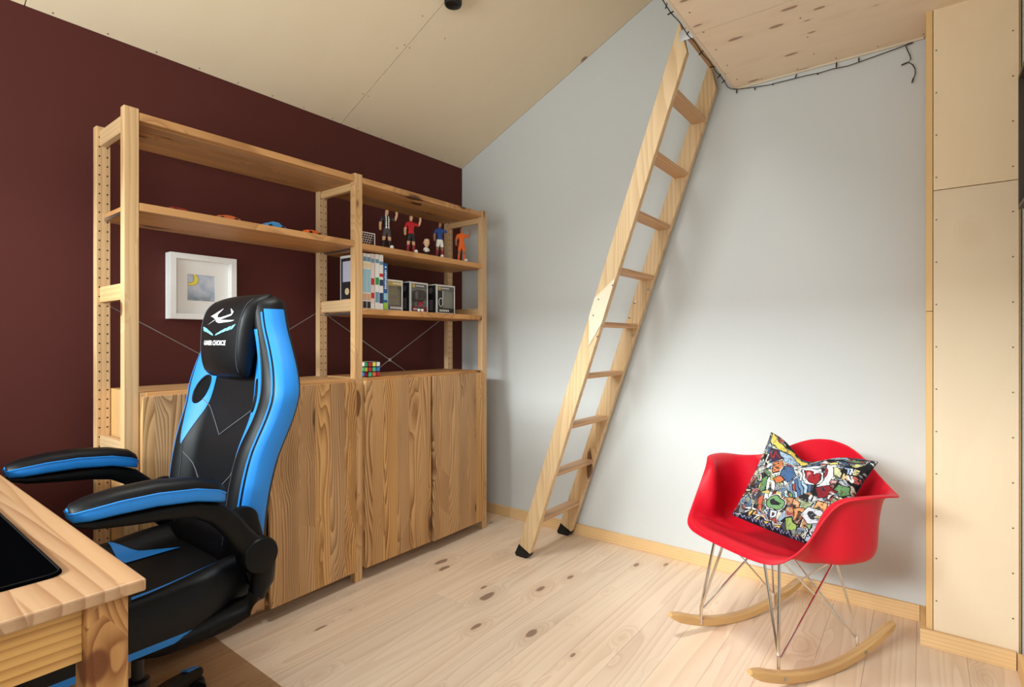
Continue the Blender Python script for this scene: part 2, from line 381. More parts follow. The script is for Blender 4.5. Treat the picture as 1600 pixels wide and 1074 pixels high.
# loft platform
LX = 1.684; LZ = 2.2; LY = -1.75
lo = struct(MB().box((LX, LY, LZ+.018), (XR, 0, LZ+.13)).build('loft', 'ply_edge'))
for y1, y0 in ((0, -.546), (-.546, -1.15), (-1.15, LY)):
    xs_ = (LX, XR) if y1 < 0 else (LX, XR)
    MB().box((LX+.0005, y0+.0016, LZ), (XR-.0005, y1-.0016, LZ+.018)).build('panel', 'ply_loft', lo)
MB().box((LX-.012, LY, LZ-.001), (LX, 0, LZ+.13), bev=.001).build('fascia', 'fascia_paint', lo)
MB().box((LX, -.010, LZ-.008), (2.362, 0, LZ), bev=.001).build('edge_strip', 'fascia_paint', lo)
for y in np.arange(-.09, -.95, -.15):
    screw(lo, (LX+.03, y, LZ-.0002), (math.pi, 0, 0), .9)
    screw(lo, (LX+.33, y-.03, LZ-.0002), (math.pi, 0, 0), .8)
for x in np.arange(1.8, 2.4, .14): screw(lo, (x, -.03, LZ-.0002), (math.pi, 0, 0), .8)
# plywood pilaster at the right
CX0, CX1, CY = 2.367, XR-.003, -.19
cw = struct(MB().box((CX0+.02, CY+.012, 0), (CX1, -.0, LZ)).build('wall_plywood', 'ply_edge'))
MB().box((CX0, CY+.002, 0), (CX0+.018, 0, 1.158)).build('edge_board', 'ply_edge', cw)
MB().box((CX0, CY+.002, 1.160), (CX0+.018, 0, LZ)).build('edge_board', 'ply_edge', cw)
for z0, z1 in ((.0, 1.574), (1.577, LZ)):
    MB().box((CX0+.02, CY, z0), (CX1-.006, CY+.012, z1), bev=.0006, seg=1).build('panel', 'ply_wall', cw)
for i in range(15):
    z = .16+.146*i
    for x in (CX0+.028, CX1-.02):
        if z < LZ-.05: screw(cw, (x, CY-.0002, z), (math.pi/2, 0, 0), .75)
BH = .059
bbk = struct(MB().box((.0, -.014, 0), (2.349, 0, BH), bev=.0015).build('baseboard_back', 'base'))
bbs = struct(MB().box((2.35, CY-.002, 0), (CX0, -.0, BH), bev=.0015).build('trim_1', 'base_y'))
bbp = struct(MB().box((2.35, CY-.016, 0), (XR-.016, CY-.002, BH), bev=.0015).build('trim_2', 'base'))
bbr = struct(MB().box((XR-.014, YF, 0), (XR, CY-.016, BH), bev=.0015).build('baseboard_right', 'base_y'))
bbl = struct(MB().box((0, YF, 0), (.014, -.014, BH), bev=.0015).build('baseboard_left', 'base_y'))

# ------------------------------------------------------------------ shelving unit
D = .394; TX = .032; PWD = .0407; SH = 1.79
YS = [-1.9601, -1.1101, -.2601]          # near edge of each upright
un = empty('shelving_unit', (.245, -1.09, 0), label='tall open pine shelving with perforated uprights against dark red wall', cat='shelf')
hole = MB()
for y in YS:
    for x0 in (D-TX, .095):
        p = MB().box((x0, y, 0), (x0+TX, y+PWD, SH), bev=.002).build('post', 'pine', un)
        m = MB()
        if x0 < .2:
            for zc in np.arange(.12, 1.775, .032):
                for yy in (y+.009, y+PWD-.009):
                    m.lathe([(.0028, 0), (.0028, .0008)], (x0+TX-.0003, yy, zc), 8, 'X')
            tag(m.build('peg_holes', 'black_hole', p), kind='stuff')
    for (za, zb) in ((1.722, 1.774), (1.188, 1.24), (.683, .735), (.15, .2)):
        MB().box((.127, y+.010, za), (D-TX, y+.030, zb), bev=.0015).build('rail', 'pine_x', un)
def shelf(yl, z):
    y0, y1 = YS[yl]+PWD, YS[yl+1]
    th = .026; e = .0165
    m = MB().box((.128, y0-e, z-th), (D-TX-.001, y1+e, z), bev=.001, seg=1).box((D-TX-.001, y0+.001, z-th), (D, y1-.001, z), bev=.002).box((.097, y0+.001, z-th), (.128, y1-.001, z))
    s_ = m.build('shelf', 'shelf', un)
    for ye in (y0-e-.002, y1+e): MB().box((.13, ye, z-th-.002), (D-TX-.003, ye+.002, z-th+.010)).build('metal_edge', 'steel', s_)
for a in ((0, 1.779), (0, 1.494), (1, 1.779), (1, 1.489), (1, 1.2)): shelf(*a)
for i, zc in ((0, .945), (1, .955)):
    ya, yb = YS[i]+PWD/2, YS[i+1]+PWD/2; yc = (ya+yb)/2
    m = MB()
    for s1, s2 in ((1, -1), (1, 1)):
        m.tube([(.088, ya if s2 > 0 else yb, zc+.25), (.088, yb if s2 > 0 else ya, zc-.25)], .0022, 6)
    b = m.build('cross_brace', 'steel', un)
    MB().lathe([(.009, 0), (.009, .006)], (.085, yc, zc), 14, 'X').build('brace_hub', 'steel', b)

# cabinets inside the two bays
def cabinet(i, label, ajar):
    y0, y1 = YS[i]+PWD+.002, YS[i+1]-.002; x0, x1 = .10, D+.0; zb, zt = .058, .892; t = .016
    c = empty('cabinet', ((x0+x1)/2, (y0+y1)/2, 0), label=label, cat='cabinet', group='pine cabinets in the bottom of the shelving')
    m = MB().box((x0, y0, zb), (x1, y0+t, zt), bev=.001, seg=1).box((x0, y1-t, zb), (x1, y1, zt), bev=.001, seg=1)
    m.box((x0, y0+t, zb), (x1, y1-t, zb+t)).box((x0, y0+t, zb+t), (x0+.006, y1-t, zt-t)).box((x0+.006, y0+t, .46), (x1-.03, y1-t, .476))
    m.build('carcass', 'carcass', c)
    MB().box((x0, y0+t, zt-t), (x1+.004, y1-t, zt), bev=.0015).build('top', 'shelf', c)
    # feet
    for yy in (y0+.04, y1-.08):
        for xx in (x0+.02, x1-.16): MB().box((xx, yy, 0), (xx+.04, yy+.04, zb)).build('foot', 'black_plastic', c)
    ym = (y0+y1)/2
    for j, (ya, yb, hinge) in enumerate(((y0+.001, ym-.004, 0), (ym+.004, y1-.001, 1))):
        m = MB().box((x1+.001, ya, zb-.004), (x1+.018, yb, zt-.012), bev=.002)
        h = ya if hinge == 0 else yb
        M_ = Matrix.Translation((x1, h, 0)) @ Matrix.Rotation(R(ajar[j])*(-1 if hinge == 0 else 1), 4, 'Z') @ Matrix.Translation((-x1, -h, 0))
        m.xf(M_); m.build('door', 'door', c, smooth=False)
    return c
cabinet(0, 'pine cabinet behind the blue and black gaming chair', (0.0, 2.6))
cabinet(1, 'pine cabinet with the puzzle cube standing on its top', (0.0, 1.4))

# ------------------------------------------------------------------ white box frame on the red wall
def artmat():
    s = NT('moonlit_sky_print'); p = s.sep(s.coord()); y, z = p[1], p[2]
    nz = s.noise(s.coord(), 22, 4)
    c = s.mix(s.smooth(nz, .35, .65), lin((168, 182, 204)), lin((206, 210, 222)))
    nz2 = s.noise(s.coord(), 35, 3)
    c = s.mix(s.M('MULTIPLY', s.smooth(z, -.012, -.05), s.smooth(nz2, .35, .55)), c, lin((138, 150, 160)))
    d1 = s.M('SQRT', s.M('ADD', s.M('POWER', s.M('SUBTRACT', y, -.036), 2), s.M('POWER', s.M('SUBTRACT', z, .033), 2)))
    d2 = s.M('SQRT', s.M('ADD', s.M('POWER', s.M('SUBTRACT', y, -.046), 2), s.M('POWER', s.M('SUBTRACT', z, .038), 2)))
    moon = s.M('MULTIPLY', s.smooth(d1, .0255, .0245), s.smooth(d2, .020, .021))
    out = s.M('MULTIPLY', s.smooth(d1, .0268, .0258), s.smooth(d2, .0187, .0197))
    c = s.mix(out, c, lin((90, 84, 60))); c = s.mix(moon, c, lin((244, 226, 92)))
    s.link(c, s.b.inputs['Base Color']); s.b.inputs['Roughness'].default_value = .6; return s.m
MAT['art'] = artmat()
fx = .048
fy0 = hit(266, 450, 0, fx).y; fy1 = hit(370, 450, 0, fx).y; fz1 = hit(266, 393, 0, fx).z; fz0 = hit(266, 498, 0, fx).z
pf = empty('picture_frame', (.0, (fy0+fy1)/2, (fz0+fz1)/2), label='deep white box frame with a small moonlit sky print on red wall', cat='picture')
b_ = .022
m = MB()
for a, c in (((.001, fy0, fz0), (fx, fy0+b_, fz1)), ((.001, fy1-b_, fz0), (fx, fy1, fz1)), ((.001, fy0+b_, fz0), (fx, fy1-b_, fz0+b_)), ((.001, fy0+b_, fz1-b_), (fx, fy1-b_, fz1))): m.box(a, c, bev=.0008, seg=1)
m.build('frame', 'white_wood', pf)
yc, zc = (fy0+fy1)/2, (fz0+fz1)/2
hw = .053
m = MB()
for a, c in (((.012, fy0+b_, fz0+b_), (.016, yc-hw, fz1-b_)), ((.012, yc+hw, fz0+b_), (.016, fy1-b_, fz1-b_)), ((.012, yc-hw, fz0+b_), (.016, yc+hw, zc-hw)), ((.012, yc-hw, zc+hw), (.016, yc+hw, fz1-b_))): m.box(a, c)
m.build('mat_board', 'white_mat', pf)
MB().box((.008, yc-hw, zc-hw), (.0115, yc+hw, zc+hw)).build('print', 'art', pf)
MB().box((.004, fy0+b_, fz0+b_), (.0078, fy1-b_, fz1-b_)).build('backing', 'white_mat', pf)

# ------------------------------------------------------------------ ladder
LS = .3505                                # dx/dz of the rails
lad = empty('loft_ladder', (.8, -.24, 0), label='leaning pale wood ladder with black rubber feet reaching the loft', cat='ladder')
def lx(z): return .768+LS*z
RW = .0745
def rail(ya, yb):
    z0, z1 = .045, 2.335
    P = [(lx(z0)-.0, ya, z0+.013), (lx(z0-.02)+RW, ya, z0-.02), (lx(2.205)+RW, ya, 2.205), (lx(z1), ya, z1)]
    m = MB().prism(P, (0, yb-ya, 0))
    bm = bmesh.new(); vv = [bm.verts.new(p) for p in m.v]
    for f in m.f: bm.faces.new([vv[i] for i in f])
    bmesh.ops.bevel(bm, geom=bm.edges[:], offset=.003, segments=2, profile=.5, affect='EDGES'); bm.verts.index_update()
    m = MB().add([v.co[:] for v in bm.verts], [[v.index for v in f.verts] for f in bm.faces]); bm.free()
    # straighten grain: rails are built upright then sheared by geometry
    r_ = m.build('rail', 'ladder', lad)
    # rubber boot
    P = [(lx(0)-.004, ya-.003, .012), (lx(0)+.004, ya-.003, 0), (lx(0)+RW-.012, ya-.003, 0), (lx(0)+RW+.001, ya-.003, .012), (lx(.028)+RW+.001, ya-.003, .028), (lx(.028)+RW-.02, ya-.003, .026), (lx(.058)-.001, ya-.003, .06)]
    MB().prism(P, (0, yb-ya+.006, 0)).build('rubber_foot', 'black_rubber', lad)
    return r_
rail(-.440, -.411); rail(-.058, -.029)
for i in range(10):
    z = .198+.2357*i
    if i == 9: z = 2.318
    x0 = lx(z)+.003; x1 = lx(z)+RW-.004
    if i == 9: x1 = LX-.02
    m = MB(); th = .022
    prof = [(x0, z-th*.5), (x0+.006, z-th), (x1-.010, z-th), (x1, z-th*.55), (x1, z-.004), (x1-.004, z), (x0+.006, z)]
    m.prism([(x, -.411, zz) for x, zz in prof], (0, .353, 0)).build('tread', 'tread', lad)
pp = [hit(x, y, 1, -.4405) for x, y in ((964, 434), (926, 466), (921, 493), (932, 541))]
pr = [(lx(pp[0].z)+RW-.001, -.4405, pp[0].z), (lx(pp[1].z)+.002, -.4405, pp[1].z), (lx(pp[2].z)+.001, -.4405, pp[2].z), (lx(pp[3].z)+RW*.62, -.4405, pp[3].z), (lx(pp[3].z+.1)+RW+.001, -.4405, pp[3].z+.1)]
pl = MB().prism([pr[0], pr[1], pr[2], pr[3], pr[4]], (0, -.004, 0)).build('splice_plate', 'pale_plate', lad)
for x, y in ((957, 446), (935, 468), (927, 493), (933, 526)):
    q = hit(x, y, 1, -.4447); screw(pl, q-Vector((.8, -.24, 0)), (math.pi/2, 0, 0), 1.0)
pl2 = MB().prism([(p[0]+.002, -.029, p[2]+.01) for p in pr], (0, .004, 0)).build('splice_plate', 'pale_plate', lad)
bolt = MB().lathe([(.006, 0), (.006, .003), (.003, .0045)], seg=10).mesh('bolt', 'steel')
for x, y in ((1013, 453), (992, 473), (984, 496), (989, 525)):
    q = hit(x, y, 1, -.0578); o = bpy.data.objects.new('bolt', bolt); COL.objects.link(o); o.parent = lad
    o.location = q-Vector((.8, -.24, 0)); o.rotation_euler = (math.pi/2, 0, 0)
q = hit(1068, 55, 1, -.441)
MB().box((q.x-.018, -.4415, q.z-.022), (LX-.017, -.4385, q.z+.022)).build('hook_plate', 'steel', lad)

# ------------------------------------------------------------------ string lights along loft edge and wall
sl = empty('string_lights', (1.75, -.05, 2.16), label='black string light cable running along the loft edge and wall', cat='string lights')
edge = [(1.660, y, LZ+.006+.004*math.sin(y*37)) for y in np.linspace(-1.2, -.03, 36)]
wallp = [hit(x, y, 1, -.016) for x, y in ((1154, 139), (1165, 138), (1180, 136), (1200, 133), (1220, 128), (1240, 123), (1260, 118), (1280, 114), (1300, 108), (1325, 103), (1345, 96), (1370, 87), (1395, 78), (1414, 71))]
tail = [hit(x, y, 1, -.016) for x, y in ((1415, 71), (1418, 79), (1422, 87), (1423, 93), (1419, 97), (1426, 101), (1430, 108), (1430, 116), (1427, 124))]
MB().tube(edge+[(1.672, -.018, LZ-.004)]+wallp, .0018, 6).build('cable', 'black_cable', sl, smooth=True)
MB().tube(tail, .0018, 6).build('cable', 'black_cable', sl, smooth=True)
def bulb(p, q):
    p, q = Vector(p), Vector(q); MB().tube([p, p.lerp(q, .3), p.lerp(q, .9), q], [.0018, .0028, .0028, .0012], 6).build('bulb', 'bulb', sl, smooth=True)
for a, b in (((1042, 4), (1040, 14)), ((1054, 17), (1043, 23)), ((1067, 27), (1075, 32)), ((1078, 45), (1073, 55)), ((1089, 62), (1098, 64)), ((1099, 79), (1092, 86)), ((1109, 91), (1114, 82)), ((1117, 104), (1109, 105)), ((1127, 115), (1121, 122)), ((1134, 124), (1128, 130))):
    pa = hit(*a, 0, 1.660); pb = hit(*b, 0, 1.655); bulb(pa, pb)
for a, b in (((1151, 139), (1151, 146)), ((1180, 136), (1179, 141)), ((1208, 131), (1207, 133)), ((1242, 123), (1245, 116)), ((1276, 115), (1279, 116)), ((1307, 107), (1307, 97)), ((1342, 97), (1342, 90)), ((1414, 71), (1427, 66)), ((1419, 97), (1408, 102)), ((1427, 122), (1425, 130))):
    bulb(hit(*a, 1, -.016), hit(*b, 1, -.018))

# ------------------------------------------------------------------ ceiling spot
dd = ray(708, 4); sp = CAM+dd*2.24
cs = empty('ceiling_spot', (sp.x, sp.y, cz(sp.x)), label='small black cylinder spotlight on the sloping plywood ceiling', cat='lamp')
zb = hit(708, 9, 0, sp.x).z
MB().lathe([(.030, zb), (.034, zb+.002), (.037, zb+.008), (.037, cz(sp.x)+.005)], (sp.x, sp.y, 0), 28).build('housing', 'black_metal', cs, smooth=True)
MB().lathe([(.024, zb-.0005), (.024, zb+.0005)], (sp.x, sp.y, 0), 20).build('lens', 'glass', cs)
MB().lathe([(.045, -.006), (.045, .0)], (0, 0, 0), 28).xf(Matrix.Translation((sp.x, sp.y, cz(sp.x))) @ Matrix.Rotation(-ang, 4, 'Y')).build('base_plate', 'black_metal', cs)

# ------------------------------------------------------------------ framed panel on the right wall
wfz1 = hit(1591, 119, 1, -.3).z; wfz0 = hit(1591, 327, 1, -.3).z
fr = empty('wall_frame', (XR, -.55, (wfz0+wfz1)/2), label='thin dark bronze frame hanging beside the plywood pilaster', cat='frame')
xA = hit(1591, 300, 1, -.3).x
m = MB()
for a, b in (((xA, -.312, wfz0), (XR-.001, -.3, wfz1)), ((xA, -.80, wfz0), (XR-.001, -.788, wfz1)), ((xA, -.788, wfz0), (XR-.001, -.312, wfz0+.012)), ((xA, -.788, wfz1-.012), (XR-.001, -.312, wfz1))): m.box(a, b)
m.build('frame', 'bronze', fr)
MB().box((XR-.006, -.788, wfz0+.012), (XR-.001, -.312, wfz1-.012)).build('picture', 'white_mat', fr)

# ------------------------------------------------------------------ desk, pad and floor mat
DX1, DY1, DZ = 1.536, -2.275, .74; DX0, DY0 = .12, -3.02
dk = empty('desk', ((DX0+DX1)/2, (DY0+DY1)/2, 0), label='varnished solid pine desk holding the black desk pad', cat='desk')
MB().box((DX0, DY0, DZ-.0165), (DX1, DY1, DZ), bev=.0025).build('top', 'desk', dk)
for x in (DX0+.03, DX1-.026-.05):
    for y in (DY0+.02, DY1-.012-.046):
        MB().box((x, y, 0), (x+.05, y+.046, DZ-.0165), bev=.003).build('leg', 'desk_leg', dk)
za = .641
for x in (DX0+.04, DX1-.066): MB().box((x, DY0+.066, za), (x+.022, DY1-.058, DZ-.0165), bev=.001).build('apron', 'desk_apron', dk)
for y in (DY0+.03, DY1-.052): MB().box((DX0+.08, y, za), (DX1-.076, y+.022, DZ-.0165), bev=.001).build('apron', 'desk_apron', dk)
def roundrect(x0, x1, y0, y1, r, n=6):
    P = []
    for cx_, cy_, a0 in ((x1-r, y1-r, 0), (x0+r, y1-r, 90), (x0+r, y0+r, 180), (x1-r, y0+r, 270)):
        for k in range(n+1):
            a = R(a0+90*k/n); P.append((cx_+r*math.cos(a), cy_+r*math.sin(a)))
    return P
pd = empty('desk_pad', (1.0, -2.6, DZ), label='large black cloth desk pad with stitched rounded corners', cat='desk pad')
RP = [roundrect(.62+e, 1.437-e, -2.94+e, -2.338-e, .018) for e in (0, .0, .001)]
MB().loft([[(x, y, z) for x, y in rr] for rr, z in zip(RP, (DZ+.0002, DZ+.003, DZ+.004))]).build('pad', 'black_cloth', pd)
rr = roundrect(.62+.003, 1.437-.003, -2.94+.003, -2.338-.003, .016)
MB().tube([(x, y, DZ+.0042) for x, y in rr+rr[:1]], .0013, 6).build('stitched_edge', 'black_mesh', pd, smooth=True)
def matmat():
    s = NT('clear_plastic_mat'); s.t.nodes.remove(s.b)
    tr = s.n('ShaderNodeBsdfTransparent', {0: (.84, .78, .72, 1)}); gl = s.n('ShaderNodeBsdfGlossy', {0: (1, 1, 1, 1), 1: .25})
    mx = s.n('ShaderNodeMixShader', {0: .035, 1: tr.outputs[0], 2: gl.outputs[0]}); s.link(mx.outputs[0], s.out.inputs[0]); return s.m
MAT['clear_mat'] = matmat()
fm = MB().loft([[(x, y, z) for x, y in roundrect(.24, 1.44, -2.9, -1.676, .01)] for z in (.0004, .0022)]).build('chair_mat', 'clear_mat')
tag(fm, 'smoky translucent plastic mat lying under the gaming chair', 'floor mat')

# ------------------------------------------------------------------ gaming chair
GX = .685
gc = empty('gaming_chair', (GX, -2.02, 0), label='blue and black leather gaming chair tucked up to the pine desk', cat='chair')
W_ = [(.40, .185), (.46, .215), (.55, .235), (.65, .245), (.75, .255), (.85, .274), (.91, .282), (.97, .262), (1.03, .226), (1.09, .188), (1.15, .162), (1.175, .152), (1.19, .13)]
YW = [(.40, -1.845), (.46, -1.868), (.6, -1.868), (.74, -1.845), (.86, -1.805), (.95, -1.788), (1.04, -1.775), (1.155, -1.765), (1.175, -1.755), (1.19, -1.735)]
YR = [(.40, -1.775), (.5, -1.785), (.59, -1.785), (.71, -1.765), (.85, -1.722), (1.0, -1.702), (1.14, -1.69), (1.175, -1.692), (1.19, -1.705)]
def bfront(u, z, off=0.0):
    w_ = interp(W_, z); au = abs(u)
    rec = .032*(1-sm(au, .45, .8))*sm(z, .42, .55)*(1-sm(z, 1.1, 1.17))
    edge = .030*max(0, (au-.8)/.2)**2.2
    return Vector((GX+u*w_, interp(YW, z)+rec+edge-off, z))
zs = list(np.linspace(.40, 1.15, 56))+[1.16, 1.168, 1.175, 1.182, 1.187, 1.19]
NF = 41
rings = []
for z in zs:
    ring = [bfront(-1+2*k/(NF-1), z) for k in range(NF)]
    w_ = interp(W_, z); yr = interp(YR, z); yf = ring[-1].y
    side = [(w_+.004*math.sin(math.pi*t), yf+(yr-yf)*t) for t in (.12, .4, .7, .92)]
    back = [(w_*.93, yr+.012), (w_*.6, yr+.022), (0, yr+.026), (-w_*.6, yr+.022), (-w_*.93, yr+.012)]
    ring += [Vector((GX+x, y, z)) for x, y in side]+[Vector((GX+x, y, z)) for x, y in back]+[Vector((GX-x, y, z)) for x, y in reversed(side)]
    rings.append(ring)
n = len(rings[0]); m = MB(); m.loft(rings)
mi = []
for i in range(len(rings)-1):
    for j in range(n):
        z = (zs[i]+zs[i+1])/2
        blue = (NF-2 <= j <= NF+2 or j >= n-4 or j == 0) and z < 1.152
        mi.append(1 if blue else 0)
mi += [0, 0]; m.mi = mi
br = m.build('backrest', ['black_leather', 'blue_leather'], gc, smooth=True, angle=50)
def patch(fn, ns_, nr, name, mat, parent, th=.0015):
    V = [[fn(i/ns_, j/nr) for j in range(nr+1)] for i in range(ns_+1)]
    m = MB(); vs = [p for r_ in V for p in r_]; N = nr+1
    m.add(vs, [(i*N+j, i*N+j+1, (i+1)*N+j+1, (i+1)*N+j) for i in range(ns_) for j in range(nr)])
    return m.build(name, mat, parent, smooth=True, angle=60)
inn = [(.735, .70), (.80, .60), (.86, .50), (.92, .45), (.98, .46), (1.04, .52), (1.09, .58)]
oux = [(.735, .71), (.78, .755), (.85, .785), (.92, .79), (.98, .80), (1.04, .82), (1.09, .85)]
for sg in (-1, 1):
    patch(lambda s_, r_: bfront(sg*(interp(inn, .735+.355*s_)*(1-r_)+interp(oux, .735+.355*s_)*r_), .735+.355*s_, .0018), 30, 8, 'side_panel', 'blue_leather', br)
    def ell(s_, r_, k=1.0):
        a = 2*math.pi*s_; x = .019*math.cos(a)*r_*k; zz = .043*math.sin(a)*r_*k
        z = .902+zz; u = sg*.62+sg*(x-.30*zz)/.265
        return bfront(u, z, .0034)
    patch(ell, 28, 4, 'vent', 'black_mesh', br)
    MB().tube([ell(k/28, 1.0) for k in range(29)], .0035, 6).build('vent_trim', 'black_leather', br, smooth=True)
def seam(pts, name='seam', mat='thread', r=.0011, fn=bfront, par=None):
    P = []
    for (u0, z0), (u1, z1) in zip(pts, pts[1:]):
        for k in range(8): t = k/8; P.append(fn(u0+(u1-u0)*t, z0+(z1-z0)*t, .0012))
    P.append(fn(*pts[-1], .0012))
    MB().tube(P, r, 5).build(name, mat, par or br, smooth=True)
seam([(-.62, .875), (-.02, .775), (.58, .87)], r=.0013); seam([(-.66, .71), (-.02, .58), (.64, .705)], r=.0013)
for sg in (-1, 1):
    seam([(sg*.70, .745), (sg*.66, .68), (sg*.66, .60), (sg*.70, .50)], mat='dark_thread')
    seam([(sg*.84, 1.07), (sg*.80, .92), (sg*.79, .84), (sg*.72, .735)], mat='dark_thread')
    seam([(sg*.93, 1.14), (sg*.93, .98), (sg*.93, .8), (sg*.93, .5)], 'piping', 'blue_leather', .0032)
# headrest pad
def hfront(x, z, off=0.0):
    t = (z-.955)/(1.185-.955)
    y = interp([(.945, -1.788), (.96, -1.806), (1.0, -1.818), (1.06, -1.819), (1.12, -1.812), (1.16, -1.795), (1.185, -1.765), (1.196, -1.735)], z)
    y += .012*(abs(x)/.118)**2
    return Vector((GX+x, y-off, z))
rings = []
hz = [.948, .952, .96, .98, 1.0, 1.03, 1.06, 1.09, 1.12, 1.15, 1.17, 1.182, 1.19, 1.196]
for z in hz:
    hwid = interp([(.945, .100), (.96, .110), (1.0, .118), (1.08, .126), (1.15, .132), (1.18, .128), (1.196, .118)], z)
    ring = [hfront(-hwid+2*hwid*k/16, z) for k in range(17)]
    yb = interp([(.945, -1.765), (1.1, -1.745), (1.17, -1.70), (1.196, -1.705)], z)
    yf = ring[-1].y
    ring += [Vector((GX+hwid+.010*math.sin(math.pi*t), yf+(yb-yf)*t, z)) for t in (.15, .4, .7, 1)]
    ring += [Vector((GX-hwid-.010*math.sin(math.pi*t), yf+(yb-yf)*t, z)) for t in (1, .7, .4, .15)]
    rings.append(ring)
hr = MB().loft(rings).build('headrest', 'black_leather', gc, smooth=True, angle=60)
for sg in (-1, 1):
    seam([(sg*.108, .965), (sg*.114, 1.03), (sg*.12, 1.1), (sg*.122, 1.15), (sg*.118, 1.18)], 'stitching', 'dark_thread', .0013, hfront, hr)
def hdecal(polys, name, mat):
    m = MB()
    for vs, fs in polys: m.add([hfront(x, z, .0012) for x, z in vs], fs)
    return m.build(name, mat, hr)
def pg(pts): return (pts, [tuple(range(len(pts)))])
LG = (-.005, 1.128)
def lg(P, k=.0003): return [(LG[0]+(x-265)*k*2.2, LG[1]-(y-260)*k) for x, y in P]
hdecal([pg(lg(P)) for P in ([(200, 250), (300, 175), (272, 235), (275, 262), (225, 258)], [(225, 258), (275, 262), (300, 268), (385, 235), (360, 178), (395, 215), (388, 250), (300, 290), (262, 285)], [(262, 285), (235, 268), (262, 285), (178, 338), (245, 292)], [(262, 285), (300, 290), (418, 298), (395, 310), (300, 322), (270, 305)])], 'emblem', 'white_print')
hdecal([pg(lg(P)) for P in ([(120, 352), (142, 356), (150, 400), (138, 398)], [(148, 362), (168, 366), (178, 408), (156, 402)], [(174, 370), (192, 380), (206, 420), (184, 410)], [(198, 386), (255, 430), (258, 446), (212, 424)], [(432, 336), (410, 352), (398, 392), (414, 380)], [(404, 354), (382, 366), (366, 402), (392, 394)], [(376, 370), (350, 384), (334, 418), (360, 406)], [(344, 388), (288, 428), (278, 446), (328, 422)])], 'wing_emblem', 'cyan_print')
vs, fs = text_mesh('GAMER CHOICE', .019, .0006, .15)
twx = max(v[0] for v in vs)-min(v[0] for v in vs)
hdecal([([(x*.145/twx-.008, z+lg([(265, 520)])[0][1]) for x, z, _ in vs], fs)], 'lettering', 'white_print')
# seat
def seat_z(x, y):
    au = abs(x)/.262
    return .425+.035*sm(au, .55, .85)-.02*max(0, (au-.85)/.15)**2+.028*sm(y, -2.1, -1.8)-.02*max(0, (-2.22-y)/.08)**2*.6
rings = []
syy = list(np.linspace(-2.315, -1.80, 26))
for y in syy:
    e = min(1, (y+2.325)/.03, (-1.79-y)/.03); e = math.sqrt(max(.05, e))
    hw_ = .262*(.9+.1*e)-.03*sm(y, -1.95, -1.80)
    zb_ = .335+.05*sm(y, -1.9, -1.79)
    top = [Vector((GX+hw_*(-1+2*k/24), y, zb_+(seat_z(.262*(-1+2*k/24), y)-zb_)*(.6+.4*e))) for k in range(25)]
    zr = top[-1].z
    ring = top+[Vector((GX+hw_+.006, y, zr-(zr-zb_)*.3)), Vector((GX+hw_+.008, y, zb_+.022)), Vector((GX+hw_+.004, y, zb_+.004)), Vector((GX+hw_-.03, y, zb_-.006)), Vector((GX, y, zb_-.008)),
                Vector((GX-hw_+.03, y, zb_-.006)), Vector((GX-hw_-.004, y, zb_+.004)), Vector((GX-hw_-.008, y, zb_+.022)), Vector((GX-hw_-.006, y, zr-(zr-zb_)*.3))]
    rings.append(ring)
n = len(rings[0]); m = MB().loft(rings)
m.mi = [(1 if (j in (26, 27, 30, 31)) else 0) for i in range(len(rings)-1) for j in range(n)]+[0, 0]
st = m.build('seat', ['black_leather', 'blue_leather'], gc, smooth=True, angle=60)
def seat_patch(px, name):
    P = []
    for x, y in px:
        q = hit(x, y, 2, .45)
        for _ in range(6): q = hit(x, y, 2, seat_z(q.x-GX, q.y)+.003)
        P.append(q)
    V = []
    for i in range(13):
        t = i/12; a = P[0].lerp(P[1], t) if len(P) == 3 else P[0].lerp(P[1], t); b = P[0].lerp(P[2], t) if len(P) == 3 else P[3].lerp(P[2], t)
        V.append([a.lerp(b, r_/6) for r_ in range(7)])
    for row in V:
        for p in row: p.z = seat_z(p.x-GX, p.y)+.003
    m = MB().add([p for r_ in V for p in r_], [(i*7+j, i*7+j+1, (i+1)*7+j+1, (i+1)*7+j) for i in range(12) for j in range(6)])
    m.build(name, 'blue_leather', st, smooth=True, angle=60)
seat_patch([(283, 855), (168, 850), (196, 880)], 'side_panel')
seat_patch([(342, 895), (205, 938), (206, 946)], 'stripe')
MB().box((GX-.09, -2.13, .285), (GX+.09, -1.93, .33), bev=.006).build('tilt_mechanism', 'black_plastic', gc)
